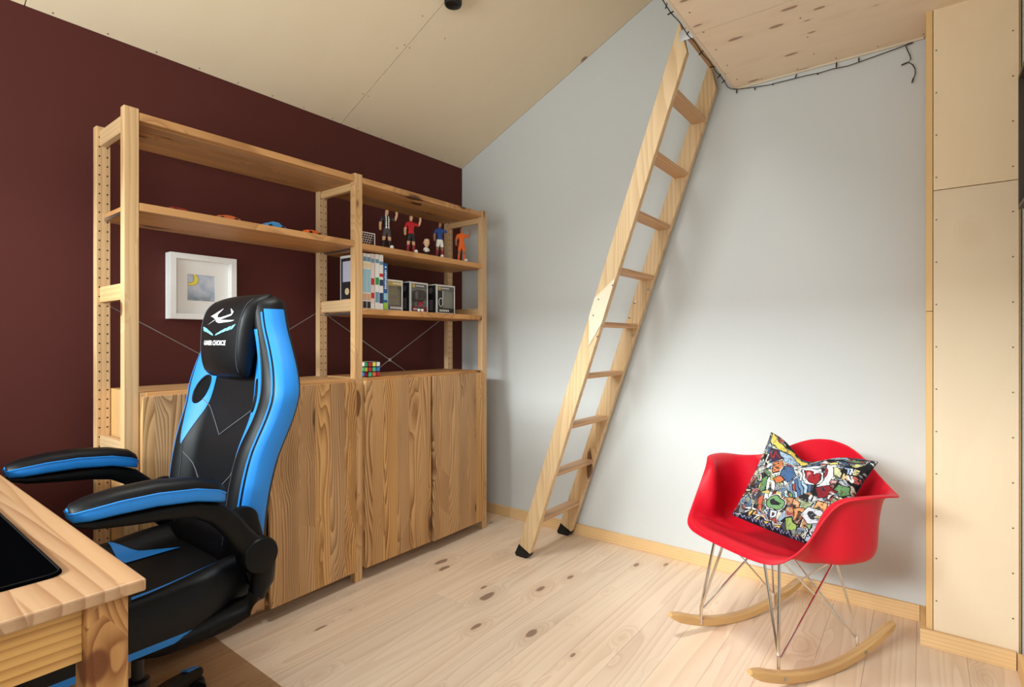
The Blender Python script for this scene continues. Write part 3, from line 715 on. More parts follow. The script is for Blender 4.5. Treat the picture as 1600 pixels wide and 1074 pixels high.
# star base with casters
def star_base():
    for k in range(5):
        a = R(124+72*k); dx, dy = math.cos(a), math.sin(a); c0 = BC; tip = c0+Vector((dx*.24, dy*.24, 0))
        lat = Vector((-dy, dx, 0))
        rg = []
        for t, wd, zt, zb2 in ((.12, .026, .125, .085), (.5, .022, .112, .078), (.9, .019, .088, .06), (1.0, .015, .078, .06)):
            c = c0.lerp(tip, t)
            rg.append([c+lat*wd+Vector((0, 0, zb2)), c+lat*wd+Vector((0, 0, zt-.008)), c+lat*wd*.6+Vector((0, 0, zt)), c-lat*wd*.6+Vector((0, 0, zt)), c-lat*wd+Vector((0, 0, zt-.008)), c-lat*wd+Vector((0, 0, zb2))])
        lg_ = MB().loft(rg).build('base_leg', 'black_plastic', gc, smooth=True, angle=35)
        rg = []
        for t, wd, zt in ((.74, .010, .1035), (.95, .009, .0865)):
            c = c0.lerp(tip, t); rg.append([c+lat*wd+Vector((0, 0, zt-.004)), c+lat*wd+Vector((0, 0, zt)), c-lat*wd+Vector((0, 0, zt)), c-lat*wd+Vector((0, 0, zt-.004))])
        MB().loft(rg).build('leg_cap', 'blue_leather', lg_)
        c = tip+Vector((dx*-.012, dy*-.012, .026))
        cs_ = MB()
        for s2 in (-1, 1):
            pr_ = [(.008, .005*s2), (.022, .006*s2), (.0255, .011*s2), (.0255, .018*s2), (.022, .022*s2), (.006, .023*s2)]
            mm = MB().lathe(pr_, (0, 0, 0), 18, 'X'); mm.xf(Matrix.Translation(c) @ Matrix.Rotation(a+.7, 4, 'Z')); cs_.add(mm.v, mm.f)
        cs_.tube([c, c+Vector((0, 0, .036))], .006, 8)
        cs_.build('caster', 'black_plastic', gc, smooth=True, angle=35)

# arms
def arm(sx):
    AX = GX+sx*.292
    # upholstered pad
    rg = []
    for y, zt, zb2, hw_ in ((-2.232, .716, .694, .016), (-2.226, .723, .688, .026), (-2.20, .732, .686, .033), (-2.15, .740, .688, .036), (-2.08, .742, .688, .037), (-2.0, .734, .680, .036), (-1.95, .719, .667, .034), (-1.932, .704, .662, .028), (-1.928, .694, .668, .02)):
        prof = [(-hw_*.82, zb2), (-hw_, zb2+.006), (-hw_*1.02, zb2+(zt-zb2)*.55), (-hw_*.9, zt-.010), (-hw_*.5, zt-.002), (0, zt), (hw_*.5, zt-.002), (hw_*.9, zt-.010), (hw_*1.02, zb2+(zt-zb2)*.55), (hw_, zb2+.006), (hw_*.82, zb2)]
        rg.append([Vector((AX+x, y, z)) for x, z in prof])
    m = MB().loft(rg); N = 11
    m.mi = [(1 if j in (0, 1, 2, 7, 8, 9) and True else 0) for i in range(len(rg)-1) for j in range(N)]+[1, 1]
    for i in range(len(rg)-1):
        for j in (2, 7): m.mi[i*N+j] = 0
    pad = m.build('arm_pad', ['black_leather', 'blue_leather'], gc, smooth=True, angle=50)
    for s2 in (-1, 1):
        MB().tube([r_[2 if s2 < 0 else 8] for r_ in rg], .0022, 5).build('piping', 'blue_leather', pad, smooth=True)
    # plastic bracket sweeping down to the pivot
    pts = [(-2.225, .683), (-2.19, .674), (-2.12, .668), (-2.05, .664), (-1.99, .655), (-1.945, .634), (-1.91, .598), (-1.885, .56), (-1.862, .53), (-1.845, .508)]
    rr_ = [.006, .011, .015, .018, .021, .026, .028, .029, .031, .034]
    m = MB(); rg = []
    for i, ((y, z), r_) in enumerate(zip(pts, rr_)):
        y2, z2 = pts[min(i+1, len(pts)-1)]; y1_, z1_ = pts[max(i-1, 0)]
        t = Vector((0, y2-y1_, z2-z1_)).normalized(); nn = Vector((0, -t.z, t.y))
        hx = .024-.006*min(1, i/7)
        c = Vector((AX, y, z))
        rg.append([c+Vector((hx*1.0*math.copysign(abs(math.cos(a))**.6, math.cos(a)), 0, 0))+nn*(r_*math.copysign(abs(math.sin(a))**.6, math.sin(a))) for a in [2*math.pi*k/16 for k in range(16)]])
    MB().loft(rg).build('arm_bracket', 'black_plastic', gc, smooth=True, angle=60)
    d_ = sx
    MB().lathe([(.040, -.026*d_), (.047, -.022*d_), (.047, .016*d_), (.043, .022*d_), (.030, .0255*d_), (.006, .026*d_)], (AX, -1.838, .499), 32, 'X').build('pivot_disc', 'black_plastic', gc, smooth=True, angle=35)
    # lower tube
    P = [(AX, -1.838, .499), (AX, -1.822, .462), (AX-.004*sx, -1.822, .425), (AX-.008*sx, -1.838, .392), (AX-.014*sx, -1.868, .368), (AX-.02*sx, -1.91, .352), (AX-.03*sx, -1.97, .342), (AX-.05*sx, -2.05, .334), (AX-.10*sx, -2.10, .322)]
    MB().tube(P, [.030, .031, .031, .031, .030, .028, .026, .022, .016], 14, flat=.75, ref=(0, .7, .7)).build('arm_support', 'black_plastic', gc, smooth=True, angle=60)
    # recline bracket behind the pivot
    rg = []
    for x in (-.012, -.010, .008, .012):
        k = .85 if abs(x) > .0105 else 1
        rg.append([Vector((GX+sx*(.258+x), y, z)) for y, z in [(-1.862+.040*k*math.cos(a), .582+.040*k*math.sin(a)) for a in [math.pi*q/10 for q in range(11)]]+[(-1.815-.034*k*math.cos(a), .43-.034*k*math.sin(a)) for a in [math.pi*q/10 for q in range(11)]]])
    MB().loft(rg).build('recline_bracket', 'black_plastic', gc, smooth=True, angle=40)
arm(1); arm(-1)
CH = Matrix.Translation((.1014, -.1095, .0454)) @ Matrix.Scale(.957, 4)
gi = WM(gc).inverted()
def fit_chair(o):
    o.data.transform(gi @ CH @ WM(gc))
    for c in o.children: fit_chair(c)
for o in list(gc.children): fit_chair(o)
BC = Vector((GX*.957+.1014+.014, -2.02*.957-.1095, .0025))
MB().lathe([(.026, .11), (.026, .19), (.020, .192), (.014, .195), (.014, .325)], BC, 20).build('gas_lift', 'black_metal', gc, smooth=True)
bs = MB().lathe([(.045, .085), (.045, .125), (.036, .135)], BC, 20).build('base_hub', 'black_plastic', gc, smooth=True)
star_base()

# ------------------------------------------------------------------ red rocking chair
RZ = R(-30); RC = Vector((1.96, -.51, 0))
rc = empty('rocking_chair', RC, RZ, label='red moulded shell rocking armchair on chrome wire legs and wooden runners', cat='chair')
half = [(0, -.250, .376), (.10, -.248, .377), (.165, -.240, .382), (.205, -.218, .397), (.230, -.18, .432), (.246, -.14, .482), (.257, -.105, .530), (.272, -.072, .568), (.295, -.045, .588), (.318, -.02, .595), (.33, .02, .598), (.336, .065, .597), (.334, .105, .592), (.312, .14, .588), (.283, .165, .591), (.25, .19, .599), (.21, .212, .615), (.165, .232, .641), (.115, .248, .669), (.06, .258, .689), (0, .262, .696)]
def cr(P, t):
    n_ = len(P)-1; x = t*n_; i = min(int(x), n_-1); f = x-i
    p0, p1, p2, p3 = P[max(i-1, 0)], P[i], P[i+1], P[min(i+2, n_)]
    return p1*(-1.5*f**3*-1 + -2.5*f*f + 1) + p0*(-.5*f**3+f*f-.5*f) + p2*(-1.5*f**3+2*f*f+.5*f) + p3*(.5*f**3-.5*f*f)
hv = [Vector(p) for p in half]
NH = 48
rim = [cr(hv, k/NH) for k in range(NH+1)]
full = rim+[Vector((-p.x, p.y, p.z)) for p in rim[-2:0:-1]]
def rib(p):
    ax = abs(p.x); armness = sm(p.z, .44, .57)*sm(ax, .2, .29)*(1-sm(p.y, .13, .24)); back = sm(p.y, .10, .22); front = 1-sm(p.y, -.2, -.08)*1.0
    C = Vector((0, .02, .356))
    zc_ = .356
    B = Vector((p.x*.50, .02+(p.y-.02)*.50, zc_+.002+.006*front))
    w1 = Vector((p.x*.80, .02+(p.y-.02)*.82, zc_+.010+.030*front*(1-sm(p.z, .42, .55))+.10*(p.z-.4)*1.0))
    w1.x -= math.copysign(.0, p.x)
    hx = .042*armness
    w2 = Vector((p.x*.915-math.copysign(hx*.35, p.x) if ax > 1e-4 else 0, .02+(p.y-.02)*.93, zc_+.03+(p.z-zc_-.03)*.42 if p.z > .42 else .390+(p.z-.376)*.6))
    w3 = Vector((p.x*.965-math.copysign(hx*.75, p.x) if ax > 1e-4 else 0, .02+(p.y-.02)*.975, zc_+.03+(p.z-zc_-.03)*(.78+.17*armness) if p.z > .42 else .388+(p.z-.376)*.8))
    if armness > 0: w2 = w2.lerp(Vector((math.copysign(ax-.066, p.x), p.y*.98, p.z-.095)), armness*.8)
    return [C, B, w1, w2, w3, p]
rows = []
NR = 22
for p in full:
    Q = rib(p); rows.append([cr(Q, (k/NR)) for k in range(1, NR+1)])
V = [Vector((0, .02, .356))]+[q for r_ in rows for q in r_]; nF = len(full); F = []
for i in range(nF):
    j = (i+1) % nF; F.append((0, 1+i*NR, 1+j*NR))
    for k in range(NR-1): F.append((1+i*NR+k, 1+i*NR+k+1, 1+j*NR+k+1, 1+j*NR+k))
shell = MB().add(V, F).build('shell', 'red_shell', rc, smooth=True, angle=70, local=True)
bm = bmesh.new(); bm.from_mesh(shell.data)
for _ in range(3): bmesh.ops.smooth_vert(bm, verts=[v for v in bm.verts if not v.is_boundary], factor=.5, use_axis_x=True, use_axis_y=True, use_axis_z=True)
bm.to_mesh(shell.data); bm.free()
md = shell.modifiers.new('thickness', 'SOLIDIFY'); md.thickness = .006; md.offset = 0
md2 = shell.modifiers.new('soft', 'SUBSURF'); md2.levels = 1; md2.render_levels = 1
# runners
RRAD = .95
def run(s_): return s_*s_/(2*RRAD)+.0
for sx in (-1, 1):
    rg = []; X = sx*.178
    for s_ in np.linspace(-.315, .345, 34):
        zc_ = (s_-.0)**2/(2*RRAD)*1.35; a = math.atan(s_*1.35/RRAD)
        t = Vector((0, math.cos(a), math.sin(a))); nn = Vector((0, -math.sin(a), math.cos(a)))
        e = min(1, (s_+.325)/.05, (.352-s_)/.03); e = max(.35, math.sqrt(max(0, e)))
        c = Vector((X, s_-.01, zc_)); hw_ = .0135*(.6+.4*e); hh = .032*e
        o_ = (.032-hh)*.5
        rg.append([c+Vector((x, 0, 0))+nn*(o_+h_) for x, h_ in ((-hw_, .006), (-hw_+.005, 0), (hw_-.005, 0), (hw_, .006), (hw_, hh-.006), (hw_-.005, hh), (-hw_+.005, hh), (-hw_, hh-.006))])
    rn = MB().loft(rg).build('runner', 'ash', rc, smooth=True, angle=35, local=True)
    for yy in (-.19, .17):
        zc_ = (yy+.01)**2/(2*RRAD)*1.35+.017
        MB().lathe([(.006, -.0015), (.006, .0015)], (X+.0135*1, yy, zc_), 10, 'X').build('bolt', 'steel', rn, local=True)
def rod(P, r=.0036, name='leg_rod'): return MB().tube(P, r, 8).build(name, 'chrome', rc, smooth=True, local=True)
for sx in (-1, 1):
    X = sx*.166; fa = Vector((X, -.19, .052)); ra = Vector((X, .165, .045)); ft = fa+Vector((0, 0, .045)); rt_ = ra+Vector((0, 0, .04))
    fm1 = Vector((sx*.135, -.15, .360)); fm2 = Vector((sx*.085, -.16, .354)); rm = Vector((sx*.13, .11, .352))
    rod([fa-Vector((0, 0, .02)), ft], .0052, 'leg_post'); rod([ra-Vector((0, 0, .02)), rt_], .0052, 'leg_post')
    rod([ft, fm1], .0046); rod([ft-Vector((0, 0, .008)), fm2], .0042)
    rod([ft-Vector((0, .004, .006)), ft+Vector((0, .012, -.006)), rm+Vector((0, .0, -.02)), rm+Vector((-sx*.02, -.015, .0)), rm+Vector((-sx*.05, -.05, .0))], .0036)
    rod([rt_, rm+Vector((0, 0, -.015))], .0036); rod([rt_-Vector((0, 0, .006)), fm1+Vector((-sx*.01, .02, 0))], .003)
    rod([ra+Vector((-sx*.006, 0, .03)), Vector((-sx*.13, .12, .333))], .003)
    for q in (rm+Vector((-sx*.05, -.05, .004)),): MB().lathe([(.011, -.014), (.011, -.004)], q, 14).build('shock_mount', 'black_rubber', rc, local=True)

# ------------------------------------------------------------------ graffiti cushion
TL, TR_, BR, BL = Vector((1.906, -.352, .712)), Vector((2.243, -.470, .668)), Vector((2.133, -.624, .402)), Vector((1.818, -.548, .436))
QP = [(1207, 674), (1373, 720), (1300, 862), (1146, 805)]
A_, bv = [], []
for (x, y), (u, v_) in zip(QP, ((0, 1), (1, 1), (1, 0), (0, 0))):
    A_ += [[x, y, 1, 0, 0, 0, -u*x, -u*y], [0, 0, 0, x, y, 1, -v_*x, -v_*y]]; bv += [u, v_]
Hm = np.append(np.linalg.solve(np.array(A_, float), np.array(bv, float)), 1).reshape(3, 3)
def uv(x, y):
    q = Hm @ np.array([x, y, 1.0]); u, v_ = q[0]/q[2], q[1]/q[2]
    k_ = (max(0, 1-(2*u-1)**2)*max(0, 1-(2*v_-1)**2))**.35      # the stuffing lifts the print off the flat square
    q = Hm @ np.array([x+8*k_, y+15*k_, 1.0]); u, v_ = q[0]/q[2], q[1]/q[2]
    b = b1 = 2*v_-1
    for _ in range(8): b1 = b+chop(2*u-1, b1)
    return u, (b1+1)/2
def chop(a, b): return .36*math.exp(-((a+.10)/.45)**2)*sm(b, -.1, 1.0)
NC = 300
g_ = np.linspace(0, 1, NC+1); UU, VV = np.meshgrid(g_, g_, indexing='ij')
rng = np.random.default_rng(5)
pal = [(176, 62, 52), (200, 128, 78), (206, 184, 86), (98, 128, 84), (66, 88, 124), (140, 166, 190), (210, 210, 206), (176, 182, 188), (128, 36, 42), (150, 164, 112), (208, 196, 170), (40, 38, 42), (120, 124, 132), (92, 116, 146), (70, 66, 72)]
img = np.zeros((NC+1, NC+1, 3))
def wobble(a, b, sc, amp, seed):
    r2 = np.random.default_rng(seed); out = np.zeros_like(a)
    for _ in range(6):
        k1, k2, ph = r2.normal(0, sc), r2.normal(0, sc), r2.uniform(0, 6.28); out += np.sin(k1*a+k2*b+ph)
    return out*amp
UW = UU+wobble(UU, VV, 26, .006, 1); VW = VV+wobble(UU, VV, 26, .006, 2)
def vor(nc, seed, ax=1.0):
    r2 = np.random.default_rng(seed); pts = r2.uniform(-.05, 1.05, (nc, 2)); d1 = np.full(UU.shape, 9.); d2 = d1.copy(); id_ = np.zeros(UU.shape, int)
    for i, (a, b) in enumerate(pts):
        d = np.hypot((UW-a), (VW-b)*ax); near = d < d1
        d2 = np.where(near, d1, np.minimum(d2, d)); id_ = np.where(near, i, id_); d1 = np.where(near, d, d1)
    return id_, d2-d1
id_, ed = vor(110, 11)
cols = np.array([pal[i] for i in rng.integers(0, len(pal), 110)], float)
img = cols[id_]
id2, ed2 = vor(420, 12); cols2 = np.array([pal[i] for i in rng.integers(0, len(pal), 420)], float)
msk = rng.uniform(0, 1, 420)[id2] < .5; img[msk] = cols2[id2][msk]
img[(ed2 < .004) & msk] = (26, 24, 28)
img[ed < .006] = (30, 29, 33); img[(ed > .007) & (ed < .011) & (rng.uniform(0, 1, 110)[id_] < .5)] = (232, 232, 230)
def inpoly(P):
    ins = np.zeros(UU.shape, bool); n_ = len(P)
    for i in range(n_):
        (x0, y0), (x1, y1) = P[i], P[(i+1) % n_]
        c = ((y0 > VW) != (y1 > VW)) & (UW < (x1-x0)*(VW-y0)/((y1-y0) if abs(y1-y0) > 1e-9 else 1e-9)+x0); ins ^= c
    return ins
def dist(P, close=False):
    d = np.full(UU.shape, 9.); Q = list(P)+([P[0]] if close else [])
    for (x0, y0), (x1, y1) in zip(Q, Q[1:]):
        L2 = (x1-x0)**2+(y1-y0)**2+1e-12; t = np.clip(((UW-x0)*(x1-x0)+(VW-y0)*(y1-y0))/L2, 0, 1)
        d = np.minimum(d, np.hypot(UW-x0-t*(x1-x0), VW-y0-t*(y1-y0)))
    return d
def fillp(px, col, ol=(26, 24, 28), w_=.007, halo=None):
    w_ = min(w_, .008)
    P = [uv(*p) for p in px]; d = dist(P, True); i_ = inpoly(P)
    if halo: img[(d < w_+.006) & ~i_] = halo
    img[(d < w_)] = ol; img[i_ & (d > w_*.35)] = col
def stroke(px, w_, col, ol=(26, 24, 28), ow=.006, halo=None):
    ow = min(ow, .007)
    P = [uv(*p) for p in px]; d = dist(P)
    if halo: img[d < w_+ow+.009] = halo
    img[d < w_+ow] = ol; img[d < w_] = col
def arc(cx_, cy_, rx, ry, a0, a1, n_=14): return [(cx_+rx*math.cos(R(a0+(a1-a0)*k/n_)), cy_-ry*math.sin(R(a0+(a1-a0)*k/n_))) for k in range(n_+1)]
# yellow corners and blue-black scribbles
fillp([(1207, 674), (1222, 690), (1245, 702), (1268, 718), (1262, 722), (1235, 712), (1212, 694), (1203, 690)], (238, 206, 70))
fillp([(1222, 704), (1240, 706), (1262, 724), (1250, 726), (1226, 714)], (150, 178, 206))
fillp([(1205, 700), (1222, 702), (1226, 716), (1212, 722), (1200, 718)], (58, 44, 74)); stroke([(1203, 707), (1210, 714), (1216, 705), (1221, 713)], .012, (150, 40, 52))
fillp([(1158, 803), (1176, 794), (1186, 800), (1176, 812), (1165, 812)], (214, 170, 74)); stroke([(1160, 806), (1168, 798), (1170, 810), (1180, 797)], .006, (40, 34, 34))
fillp([(1176, 812), (1188, 806), (1202, 812), (1222, 818), (1222, 846), (1200, 838), (1188, 828)], (242, 204, 72), halo=(236, 232, 214))
stroke(arc(1213, 832, 5, 9, 40, 320), .02, (240, 236, 226))
stroke([(1196, 818), (1201, 834)], .008, (30, 28, 30)); stroke([(1184, 817), (1192, 832)], .006, (30, 28, 30))
# large letters
fillp([(1212, 722), (1226, 716), (1230, 732), (1222, 738), (1212, 742)], (226, 118, 58), halo=(226, 214, 206))
fillp([(1223, 738), (1232, 727), (1246, 730), (1246, 744), (1234, 752), (1224, 744)], (58, 94, 146), halo=(236, 236, 236))
fillp([(1214, 747), (1222, 743), (1230, 746), (1224, 752), (1218, 753)], (228, 106, 48))
fillp([(1232, 724), (1256, 724), (1262, 732), (1248, 728), (1238, 728)], (168, 36, 42)); fillp([(1244, 726), (1258, 722), (1258, 729), (1250, 730)], (236, 226, 222), w_=.004)
for k in range(6): stroke([(1240+4*k, 752-1.5*k), (1246+5*k, 776-2*k)], .011, [(98, 134, 176), (160, 190, 212), (70, 100, 148)][k % 3], ow=.006)
fillp([(1245, 757), (1249, 757), (1251, 768), (1247, 764)], (214, 72, 44), w_=.006)
stroke(arc(1275, 742, 17, 15, 200, -60), .028, (228, 232, 232)); 
stroke(arc(1254, 742, 7, 9, -70, 70), .012, (240, 240, 238)); stroke(arc(1292, 736, 5, 8, 60, 250), .014, (40, 32, 34))
stroke([(1303, 728), (1302, 742), (1296, 756), (1288, 758)], .042, (228, 230, 234), ow=.012); stroke(arc(1291, 737, 3.5, 6, -80, 80), .008, (160, 40, 50))
fillp([(1306, 730), (1316, 733), (1318, 745), (1306, 742)], (206, 208, 150), w_=.006); fillp([(1305, 748), (1316, 752), (1312, 758), (1304, 756)], (206, 110, 110))
fillp([(1308, 763), (1316, 756), (1328, 760), (1332, 770), (1318, 775), (1310, 772)], (104, 160, 92))
fillp([(1279, 762), (1300, 760), (1312, 768), (1300, 776), (1280, 774)], (150, 24, 34)); stroke(arc(1304, 779, 9, 8, 20, 160), .010, (240, 220, 214))
fillp(arc(1275, 745, 17, 15, 0, 350), (232, 234, 232))
fillp([(1277, 759), (1270, 754), (1264, 748), (1262, 741), (1265, 736), (1270, 735), (1274, 738), (1276, 742), (1280, 738), (1285, 738), (1288, 742), (1287, 748), (1283, 754)], (176, 22, 32))
fillp([(1265, 741), (1268, 738), (1271, 740), (1267, 744)], (222, 120, 116), (222, 120, 116), .002)
# dark block with small lettering at the right corner
fillp([(1316, 736), (1326, 728), (1356, 722), (1368, 724), (1360, 742), (1352, 760), (1340, 764), (1328, 754)], (28, 24, 28))
def word(txt, cx_, cy_, dx, dy, hx, hy, col, w_=.0075):
    G = {'T': [[(0, 1), (1, 1)], [(.5, 1), (.5, 0)]], 'H': [[(0, 0), (0, 1)], [(1, 0), (1, 1)], [(0, .5), (1, .5)]], 'E': [[(1, 0), (0, 0), (0, 1), (1, 1)], [(0, .5), (.8, .5)]],
         'M': [[(0, 0), (0, 1), (.5, .3), (1, 1), (1, 0)]], 'U': [[(0, 1), (0, .2), (.5, 0), (1, .2), (1, 1)]], 'S': [[(1, .9), (.4, 1), (0, .75), (1, .3), (.6, 0), (0, .1)]], 'I': [[(.5, 0), (.5, 1)]], 'C': [[(1, .85), (.5, 1), (0, .6), (.1, .15), (.6, 0), (1, .15)]]}
    for i, ch in enumerate(txt):
        bx, by = cx_+dx*i, cy_+dy*i
        for st_ in G[ch]: stroke([(bx+.72*dx*a+hx*b, by+.72*dy*a+hy*b) for a, b in st_], w_, col[i % len(col)], ow=.002)
word('THE', 1325, 738, 8, 1.2, -.5, -7.5, [(150, 186, 220), (236, 236, 236), (232, 206, 120)])
word('MUSIC', 1322, 748, 7.4, 2.4, -.2, -8, [(236, 190, 120), (236, 232, 226), (212, 84, 74), (212, 84, 74), (196, 66, 60)])
fillp([(1330, 724), (1346, 719), (1352, 722), (1338, 729)], (214, 204, 120)); fillp([(1300, 721), (1316, 720), (1316, 724), (1300, 726)], (236, 208, 90), w_=.008)
fillp([(1352, 721), (1364, 716), (1366, 728), (1358, 732)], (34, 40, 36)); 
for k in range(4): stroke([(1357+2*k, 720+2*k), (1360+2*k, 722+2*k)], .005, (224, 228, 222), ow=.001)
fillp([(1365, 716), (1374, 714), (1376, 722), (1368, 728)], (226, 230, 226), (226, 230, 226), .002)
# lower letters
stroke([(1206, 748), (1204, 764), (1204, 750), (1214, 754), (1208, 772)], .013, (232, 232, 232), ow=.012)
fillp([(1191, 748), (1202, 746), (1201, 764), (1190, 768)], (96, 150, 84)); fillp([(1188, 776), (1198, 772), (1196, 800), (1190, 798), (1186, 788)], (214, 86, 52))
fillp(arc(1216, 784, 11, 10, 0, 350), (106, 160, 92), halo=(226, 232, 232), w_=.012); fillp([(1213, 786), (1218, 780), (1219, 787)], (24, 24, 28), w_=.004)
fillp(arc(1234, 771, 4, 4, 0, 350), (150, 204, 220)); fillp(arc(1240, 772, 3.5, 4, 0, 350), (120, 160, 80))
stroke([(1208, 808), (1209, 797), (1216, 797), (1215, 804), (1210, 806)], .008, (206, 220, 236))
fillp([(1246, 776), (1256, 786), (1250, 796), (1242, 788)], (226, 150, 88)); fillp([(1278, 780), (1296, 784), (1294, 798), (1276, 792)], (236, 164, 92), halo=(240, 236, 228))
fillp([(1243, 792), (1262, 796), (1264, 804), (1252, 818), (1244, 808)], (230, 140, 74)); fillp([(1250, 800), (1256, 801), (1252, 812)], (120, 70, 40), w_=.006)
stroke([(1286, 800), (1270, 796), (1262, 804), (1268, 813), (1282, 813)], .026, (206, 208, 214), ow=.010); stroke(arc(1272, 804, 3, 4, 60, 300), .008, (60, 56, 60))
fillp([(1230, 806), (1240, 806), (1252, 820), (1246, 836), (1238, 826), (1234, 834)], (150, 182, 76)); fillp([(1236, 836), (1246, 832), (1250, 846), (1238, 842)], (232, 232, 232), w_=.006)
fillp([(1222, 818), (1230, 810), (1236, 830), (1232, 846), (1224, 840)], (70, 66, 76))
def star(cx_, cy_, r1, r2): return [(cx_+(r1 if k % 2 == 0 else r2)*math.cos(R(-90+36*k)), cy_+(r1 if k % 2 == 0 else r2)*math.sin(R(-90+36*k))) for k in range(10)]
fillp(star(1266, 838, 12, 5.5), (176, 206, 226), halo=(236, 236, 234)); fillp([(1260, 818), (1268, 818), (1266, 826)], (140, 180, 110), w_=.005)
# navy lower border with pale scribble
bd = VW < .035+.012*np.sin(UW*60); img[bd] = (24, 26, 52)
scr = np.abs(VW-.018-.010*np.sin(UW*150)) < .004; img[scr & bd] = (150, 160, 200)
cu = Vector((0, 0, 0)); exu = ((TR_-TL)+(BR-BL))*.5; exv = ((TL-BL)+(TR_-BR))*.5
nrm = exu.cross(exv).normalized()
if nrm.dot(CAM-TL) < 0: nrm = -nrm
cen = (TL+TR_+BR+BL)/4
ck = empty('graffiti_cushion', cen, label='square cushion with colourful graffiti print lying in the red rocking chair', cat='cushion')
def csurf(u, v_, side):
    a, b = 2*u-1, 2*v_-1
    a2 = a*(1-.075*(1-b*b)*abs(a)**1.0); b2 = b*(1-(.075 if b > 0 else -.03)*(1-a*a)*abs(b)**1.0)
    b2 -= chop(a, b)
    P = TL*((1-a2)*(1+b2)/4)+TR_*((1+a2)*(1+b2)/4)+BR*((1+a2)*(1-b2)/4)+BL*((1-a2)*(1-b2)/4)
    h = .062*(max(0, 1-a*a)*max(0, 1-b*b))**.42
    h += .004*math.sin(9*a+4*b)*(1-a*a)*(1-b*b)+.003*math.sin(5*a-11*b)*(1-a*a)*(1-b*b)
    sag = -.012*(1-a*a)
    return P+nrm*(h*side*(1.0 if side > 0 else .55))
fr_v = [csurf(u, v_, 1)-cen for u in g_ for v_ in g_]
N1 = NC+1
me = bpy.data.meshes.new('printed_cover'); me.from_pydata([tuple(p) for p in fr_v], [], [(i*N1+j, (i+1)*N1+j, (i+1)*N1+j+1, i*N1+j+1) for i in range(NC) for j in range(NC)])
grain = np.random.default_rng(3).normal(1, .10, (NC+1, NC+1, 1)); 
id3, ed3 = vor(1500, 21); r3 = np.random.default_rng(9).uniform(0, 1, 1500)[id3]
k3 = np.array([(30, 29, 32), (196, 198, 200), (120, 124, 134), (206, 200, 186), (70, 84, 112), (150, 60, 50)], float)[np.random.default_rng(8).integers(0, 6, 1500)][id3]
img = np.where((r3 < .15)[..., None], img*.35+k3*.65, img)
img[(ed3 < .003) & (r3 < .35)] = (40, 39, 44)
lum = img.mean(2, keepdims=True); img = lum+(img-lum)*.78
img = np.clip(img*.92*grain+4, 0, 255)
lut = np.where(img/255 <= .04045, img/255/12.92, ((img/255+.055)/1.055)**2.4)
ca = me.color_attributes.new('print', 'FLOAT_COLOR', 'POINT')
rgba = np.concatenate([lut.reshape(-1, 3), np.ones((N1*N1, 1))], 1).astype(np.float32); ca.data.foreach_set('color', rgba.ravel())
s = NT('graffiti_print'); at = s.n('ShaderNodeAttribute', attribute_name='print'); s.link(at.outputs['Color'], s.b.inputs['Base Color']); s.b.inputs['Roughness'].default_value = .9
s.b.inputs['Specular IOR Level'].default_value = .2; s.bump(s.noise(s.coord(), 1400, 2), .3, .0006)
me.materials.append(s.m); me.polygons.foreach_set('use_smooth', [True]*len(me.polygons)); me.update()
o = bpy.data.objects.new('printed_cover', me); COL.objects.link(o); o.parent = ck
gb = np.linspace(0, 1, 31)
m = MB().add([csurf(u, v_, -1)-cen for u in gb for v_ in gb], [(i*31+j, i*31+j+1, (i+1)*31+j+1, (i+1)*31+j) for i in range(30) for j in range(30)])
MAT['cushion_back'] = plain('dark_cushion_back', (40, 38, 44), .9, 0, 1200, .3, .2)
m.build('back_cover', 'cushion_back', ck, smooth=True, angle=80, local=True)
eb = [csurf(u, v_, 1)-cen for u, v_ in [(t, 0) for t in gb]+[(1, t) for t in gb]+[(1-t, 1) for t in gb]+[(0, 1-t) for t in gb]]
MB().tube(eb, .0016, 5).build('edge_seam', 'cushion_back', ck, smooth=True, local=True)

